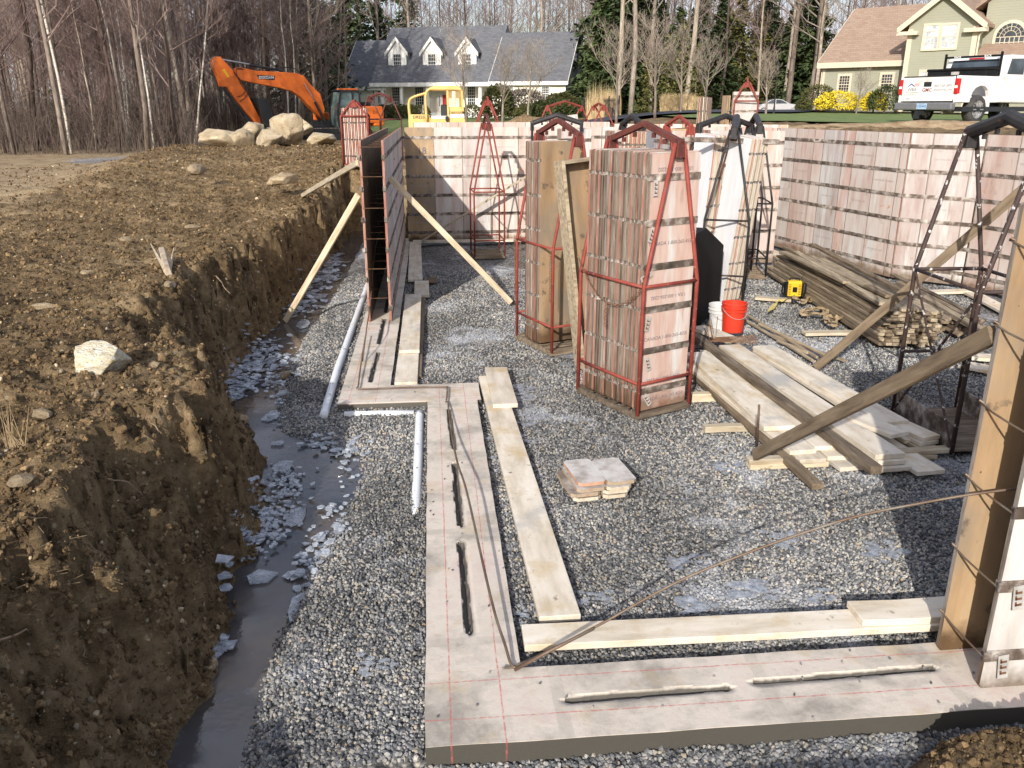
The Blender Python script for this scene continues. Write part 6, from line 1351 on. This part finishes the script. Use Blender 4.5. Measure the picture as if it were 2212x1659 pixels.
# house of the machine
b=MB(); b.box((-3.35,-1.35,1.05),(ox-.95,1.35,2.15)); b.build('engine_cover',MT['orange'],ex,bevel=.12,seg=2)
b=MB(); b.box((-3.45,-1.3,.85),(-2.6,1.3,1.9)); b.build('counterweight',MT['orange'],ex,bevel=.12,seg=2)
MB().box((-2.7,-.9,2.15),(-1.9,.9,2.42)).build('engine_hood',MT['exblack'],ex,bevel=.06)
MB().box((ox-.9,-1.35,.95),(.6,.35,1.25)).build('deck',MT['exblack'],ex)
MB().box((-.3,-1.3,1.25),(.55,-.6,1.75)).build('tool_box',MT['orange'],ex,bevel=.05)
b=MB(); b.tube([(-1.5,1.3,2.15),(-1.5,1.3,3.35),(-1.2,1.3,3.35),(-1.2,1.3,2.15)],.022,6); b.tube([(-1.5,1.3,2.6),(-1.2,1.3,2.6)],.018,5); b.tube([(-1.5,1.3,2.95),(-1.2,1.3,2.95)],.018,5); b.build('handrail',MT['exblack'],ex)
b=MB(); b.tube([(.6,-1.3,1.3),(.7,-1.3,2.1),(.2,-1.3,2.2),(.1,-1.3,1.75)],.022,6); b.build('handrail',MT['exblack'],ex)
text('DX',.3,MT['exblack'],ex,Xf(-2.7,1.355,1.75),'model_lettering',.001)
for y in (-1.35,.75):
    b=MB(); pr=[(2.05+.36*math.cos(t),.40+.36*math.sin(t)) for t in [R(a) for a in range(-90,91,20)]]+[(-2.05+.36*math.cos(t),.40+.36*math.sin(t)) for t in [R(a) for a in range(90,271,20)]]
    b.prism(pr,y,y+.6); b.build('track',MT['exblack'],ex)
    s=MB()
    for k in range(22): s.box((-2.05+.19*k,y-.02,.765),(-1.93+.19*k,y+.62,.8))
    s.build('track_shoes',MT['bar'],ex)
MB().box((-1.2,-.75,.45),(1.2,.75,.95)).build('undercarriage',MT['exblack'],ex)
# ------------------------------------------------------------ bulldozer
Yb=41; s3=.2728*Yb*.97/1790
MT['dozer']=M('dozer_yellow',[(.3,(.6,.39,.13)),(.7,(.7,.49,.19))],3,rough=.5,bump=.1,spots=[((.3,.17,.06),9,.64,.72)])
ob=D(*z3(840,900),Yb); dz=empty('bulldozer',(ob.x,Yb,ob.z-1.1),R(0),'old yellow bulldozer with roll cage behind the rear wall','bulldozer')
def Bp(x,y): return ((x-840)*s3,(900-y)*s3+1.1)
def BP(l): return [Bp(*p) for p in l]
MB().prism(BP([(630,815),(640,812),(790,812),(800,905),(800,960),(628,960)]),-.6,.6).build('engine_hood',MT['dozer'],dz,bevel=.04)
MB().prism(BP([(795,835),(940,835),(940,960),(795,960)]),-.75,.75).build('body',MT['dozer'],dz,bevel=.03)
MB().prism(BP([(935,755),(1035,755),(1062,860),(1062,940),(935,940)]),-.7,.7).build('fuel_tank',MT['dozer'],dz,bevel=.03)
MB().prism(BP([(806,822),(925,822),(925,842),(806,842)]),-.765,.76).build('white_stripe',MT['trim'],dz); MB().prism(BP([(935,812),(1052,808),(1056,832),(935,836)]),-.712,.71).build('white_stripe',MT['trim'],dz)
for y in (-.72,.72):
    c=curve([(Bp(640,830)[0],y*.75,Bp(640,830)[1]),(Bp(636,735)[0],y*.75,Bp(636,735)[1]),(Bp(665,690)[0],y*.8,Bp(665,690)[1]),(Bp(780,655)[0],y,Bp(780,655)[1])],5); MB().tube(c,.055,7).build('sweep_bar',MT['dozer'],dz,smooth=True)
    c=curve([(Bp(768,855)[0],y,Bp(768,855)[1]),(Bp(765,680)[0],y,Bp(765,680)[1]),(Bp(800,628)[0],y,Bp(800,628)[1]),(Bp(860,622)[0],y,Bp(860,622)[1])],5); MB().tube(c,.06,7).build('cage_post',MT['dozer'],dz,smooth=True)
    b=MB(); b.beam((Bp(935,850)[0],y,Bp(935,850)[1]),(Bp(930,640)[0],y,Bp(930,640)[1]),.1,.1); b.beam((Bp(1045,790)[0],y,Bp(1045,790)[1]),(Bp(1038,640)[0],y,Bp(1038,640)[1]),.1,.1); b.build('cage_post',MT['dozer'],dz,bevel=.02)
MB().prism(BP([(790,635),(830,606),(1010,604),(1040,625),(1040,645),(1000,640),(830,640)]),-.8,.8).build('canopy',MT['dozer'],dz,bevel=.05)
b=MB()
for k in range(12): x=Bp(940+8.5*k,650)[0]; b.box((x-.006,-.73,Bp(0,750)[1]),(x+.006,-.72,Bp(0,645)[1]))
for k in range(12): z=Bp(0,650+8.5*k)[1]; b.box((Bp(938,0)[0],-.735,z-.006),(Bp(1040,0)[0],-.7305,z+.006))
b.build('mesh_screen',MT['dozer'],dz)
MB().box((Bp(880,0)[0],-.3,Bp(0,835)[1]),(Bp(930,0)[0],.3,Bp(0,740)[1])).build('seat',MT['exblack'],dz,bevel=.04)
MB().tube([(Bp(745,820)[0],0,Bp(745,820)[1]),(Bp(745,745)[0],0,Bp(745,745)[1])],.05,8).build('exhaust_stack',MT['bar'],dz)
MB().prism(BP([(908,825),(932,822),(932,862),(912,862)]),-.9,-.77).build('work_light',MT['exblack'],dz,bevel=.02)
text('DRESSER',.19,MT['exblack'],dz,face_mat(*[(Bp(725,832)[0]),-.603,Bp(0,832)[1]]),'brand_lettering',.001,bold=True); text('DRESSER',.17,MT['exblack'],dz,face_mat(Bp(995,0)[0],-.703,Bp(0,802)[1]),'brand_lettering',.001,bold=True)
for y in (-.95,.55):
    b=MB(); pr=[(1.0+.38*math.cos(t),.40+.38*math.sin(t)) for t in [R(a) for a in range(-90,91,20)]]+[(-1.2+.38*math.cos(t),.40+.38*math.sin(t)) for t in [R(a) for a in range(90,271,20)]]
    b.prism(pr,y,y+.4); b.build('track',MT['exblack'],dz)
# ------------------------------------------------------------ white pickup
MT['wpaint']=M('white_paint_dusty',[(.3,(.62,.6,.56)),(.5,(.74,.73,.71)),(.7,(.78,.78,.77))],1.2,rough=.35,bump=.0,spots=[((.5,.42,.3),2.2,.6,.75)],Coat_Weight=.5)
MT['redlight']=flat('tail_light_red',(.5,.015,.015),.2); MT['grey']=flat('bumper_chrome_grey',(.28,.28,.29),.3,.6)
TY=25.6; q=D(*z5(1300,1190),TY); hd=R(90-66)    # heading: local +x forward
pk=empty('pickup_truck',(q.x-.15,TY,2.36),hd,'white pickup truck with black tool chest and lettered tailgate, seen from behind','pickup truck')
# local: x forward, y left; tailgate plane x=0, y -1.0..1.0 ; right side y=-1
bw=1.0
bed=MB()
sp_=[(0.03,.62),(0.03,1.38),(2.05,1.38),(2.05,.62),(1.62,.62),(1.6,.80),(1.5,.98),(1.33,1.08),(1.1,1.1),(.88,1.04),(.74,.92),(.68,.75),(.66,.62)]
for y0,y1 in ((-bw,-bw+.13),(bw-.13,bw)): bed.prism(sp_,y0,y1)
bed.box((.05,-bw+.1301,.7),(2.05,bw-.1301,.8)); bed.box((1.98,-bw+.1301,.8),(2.05,bw-.1301,1.38))
bed.build('cargo_bed',MT['wpaint'],pk,bevel=.02,seg=2)
MB().box((-.02,-bw+.14,.66),(.03,bw-.14,1.37)).build('tailgate',MT['wpaint'],pk,bevel=.015,seg=2)
MB().box((-.025,-bw+.15,1.355),(.04,bw-.15,1.39)).build('tailgate_cap',MT['exblack'],pk)
MB().box((-.03,-.13,1.08),(-.019,.13,1.22)).build('tailgate_handle',MT['exblack'],pk,bevel=.01)
for s in (-1,1):
    MB().box((-.012,s*(bw-.13),.86),(.10,s*(bw+.006),1.3)).build('tail_light',MT['redlight'],pk,bevel=.012); MB().box((-.02,s*(bw-.11),1.03),(-.011,s*(bw-.02),1.1)).build('reverse_light',MT['trim'],pk)
MB().box((-.16,-bw+.02,.40),(.05,bw-.02,.62)).build('rear_bumper',MT['grey'],pk,bevel=.04,seg=2)
MB().box((-.168,-.17,.43),(-.163,.17,.6)).build('number_plate',flat('plate_blue',(.35,.5,.65),.5),pk)
def tg(s,size,y,z,m,dx=-.0225,bold=False,name='door_lettering'): text(s,size,m,pk,Matrix.Translation((dx,y,z))@Matrix.Rotation(R(-90),4,'Z')@Matrix.Rotation(R(90),4,'X'),name,.0008,bold=bold)
INK=flat('lettering_grey',(.12,.12,.13),.6)
tg('WBA',.14,.52,1.0,INK); tg('WOODSTOCK BUILDING',.05,.55,.91,INK); tg('ASSOCIATES, LLC',.05,.52,.85,INK); tg('860-928-0897',.105,-.52,1.1,INK); tg('wbahomes.com',.1,-.52,.99,INK); tg('GMC',.15,0,.98,flat('badge_red',(.25,.02,.02),.3),-.0225,True,'badge'); tg('SIERRA',.055,.62,.73,INK,name='badge'); tg('CONNECTICUT',.03,0,.58,flat('plate_navy',(.02,.05,.2),.5),-.1695); tg('C05445',.1,0,.51,flat('plate_navy2',(.02,.05,.25),.5),-.1695)
b=MB(); b.add([(-.0215,.70,1.09),(-.0215,.56,1.19),(-.0215,.42,1.09),(-.0215,.47,1.09),(-.0215,.56,1.15),(-.0215,.65,1.09)],[(0,1,4,5),(1,2,3,4)]); b.build('roof_logo',flat('logo_blue',(.05,.08,.3),.5),pk)
b=MB(); [b.box((-.0225,.28,1.10+.022*k),(-.0205,.45,1.11+.022*k)) for k in range(4)]; b.build('flag_stripes',flat('logo_red',(.55,.15,.15),.5),pk)
# cab
cab=[(2.08,.62),(2.08,1.40),(2.25,1.95),(2.5,2.02),(4.0,2.02),(4.75,1.5),(5.9,1.38),(6.1,1.2),(6.15,.6),(5.65,.6),(5.6,.85),(5.35,1.04),(5.05,1.04),(4.8,.85),(4.75,.6)]
MB().prism(cab,-bw,bw).build('cab',MT['wpaint'],pk,bevel=.05,seg=2)
b=MB(); vs=[(2.10,y*.82,1.44) for y in (-1,1)]+[(2.225,y*.76,1.9) for y in (1,-1)]; vs=[(x-.02,y,z) for x,y,z in vs]; vs+=[(x-.02,y,z) for x,y,z in vs]; b.add(vs,[(0,1,2,3),(7,6,5,4),(0,4,5,1),(1,5,6,2),(2,6,7,3),(3,7,4,0)]); b.build('rear_window',MT['dglass'],pk)
for s in (-1,1):
    MB().prism([(2.3,1.45),(2.42,1.9),(3.15,1.92),(3.15,1.45)],s*(bw+.006),s*(bw-.01)).build('side_window',MT['dglass'],pk); MB().prism([(3.22,1.45),(3.22,1.92),(3.95,1.92),(4.5,1.48)],s*(bw+.006),s*(bw-.01)).build('side_window',MT['dglass'],pk)
MB().box((2.2,-.25,1.92),(2.23,.25,1.96)).build('brake_light',MT['redlight'],pk)
MB().box((.35,-bw-.01,.36),(4.7,bw+.01,.5)).build('chassis',MT['exblack'],pk)
b=MB(); b.box((1.25,-bw+.02,1.36),(1.85,bw-.02,1.56)); b.box((1.22,-bw,1.561),(1.88,bw,1.63)); b.build('tool_chest',MT['blackplas'],pk,bevel=.02)
MB().box((1.205,-.12,1.44),(1.2495,.12,1.53)).build('chest_latch',MT['galv'],pk); 
b=MB(); b.box((1.98,-bw+.05,1.4),(2.03,-bw+.11,2.1)); b.box((1.98,bw-.11,1.4),(2.03,bw-.05,2.1)); b.box((1.98,-bw+.111,1.96),(2.03,bw-.111,2.02)); b.box((1.98,-bw+.111,1.64),(2.02,bw-.111,1.68)); b.build('headache_rack',MT['blackplas'],pk)
tg('BACK',.09,-.5,1.99,MT['trim'],1.975,True,'rack_lettering'); tg('RACK',.09,.5,1.99,MT['trim'],1.975,True,'rack_lettering')
for x in (1.13,5.2):
    for s in (-1,1): wheel(pk,x,s*(bw-.14),.42,.42,.27,sp=8)
b=MB(); b.tube([(-.02,-.62,.36),(.5,-.62,.38)],.05,9); b.build('exhaust_pipe',MT['bar'],pk); b=MB(); b.box((-.4,-.05,.26),(.0,.05,.38)); b.box((-.42,-.07,.15),(-.3,.07,.28)); b.build('tow_hitch',MT['exblack'],pk)
for s in (-1,1): MB().tube([(4.1,s*1.0,1.5),(4.15,s*1.15,1.55)],.03,5).build('mirror_arm',MT['exblack'],pk); MB().box((4.05,s*1.12,1.45),(4.2,s*1.32,1.75)).build('mirror',MT['exblack'],pk,bevel=.03)
MB().prism([(1.58,.3),(1.68,.3),(1.66,.66),(1.58,.66)],-bw+.0,-bw+.28).build('mud_flap',MT['wpaint'],pk)
# ------------------------------------------------------------ camera and light
cam=bpy.data.cameras.new('Camera'); co=bpy.data.objects.new('Camera',cam); COL.objects.link(co); SC.camera=co
cam.sensor_width=36; cam.lens=F/2212*36; cam.clip_end=3000; cam.clip_start=.05
co.location=(0,0,EYE); co.rotation_euler=(math.pi/2-PITCH,0,-YAW)
EL,AZ=R(24.5),R(22)     # light travels towards +Y, a little to the right
dv_=Vector((math.sin(AZ)*math.cos(EL),math.cos(AZ)*math.cos(EL),-math.sin(EL)))
sl=bpy.data.lights.new('Sun','SUN'); sl.energy=4.7; sl.angle=R(.55); sl.color=(1,.94,.85); so=bpy.data.objects.new('Sun',sl); COL.objects.link(so); so.rotation_euler=dv_.to_track_quat('-Z','Y').to_euler(); so.location=(-10,-30,30)
w=bpy.data.worlds.new('World'); SC.world=w; w.use_nodes=True; nt=w.node_tree; bg=nt.nodes['Background']
sky=nt.nodes.new('ShaderNodeTexSky'); sky.sky_type='NISHITA'; sky.sun_disc=False; sky.sun_elevation=EL; sky.sun_rotation=math.atan2(-dv_.x,-dv_.y); sky.air_density=1.0; sky.dust_density=2.0; sky.ozone_density=1.5
tc=nt.nodes.new('ShaderNodeTexCoord'); mp=nt.nodes.new('ShaderNodeMapping'); mp.inputs['Scale'].default_value=(1,1,3.5); nz=nt.nodes.new('ShaderNodeTexNoise'); nz.inputs['Scale'].default_value=2.2; nz.inputs['Detail'].default_value=6
cr=nt.nodes.new('ShaderNodeValToRGB'); cr.color_ramp.elements[0].position=.40; cr.color_ramp.elements[1].position=.62
mx=nt.nodes.new('ShaderNodeMix'); mx.data_type='RGBA'; mx.inputs[7].default_value=(5.6,5.7,6.5,1)
L=nt.links.new; L(tc.outputs['Generated'],mp.inputs[0]); L(mp.outputs[0],nz.inputs['Vector']); L(nz.outputs[0],cr.inputs[0]); L(cr.outputs[0],mx.inputs[0]); L(sky.outputs[0],mx.inputs[6]); L(mx.outputs[2],bg.inputs[0]); bg.inputs[1].default_value=.15
SC.view_settings.view_transform='Standard'; SC.view_settings.look='None'; SC.view_settings.exposure=0.25; SC.view_settings.gamma=1
SC.cycles.use_adaptive_sampling=True; SC.cycles.adaptive_threshold=.02; SC.cycles.max_bounces=6; SC.cycles.transparent_max_bounces=8
try: SC.cycles.use_denoising=True
except Exception: pass
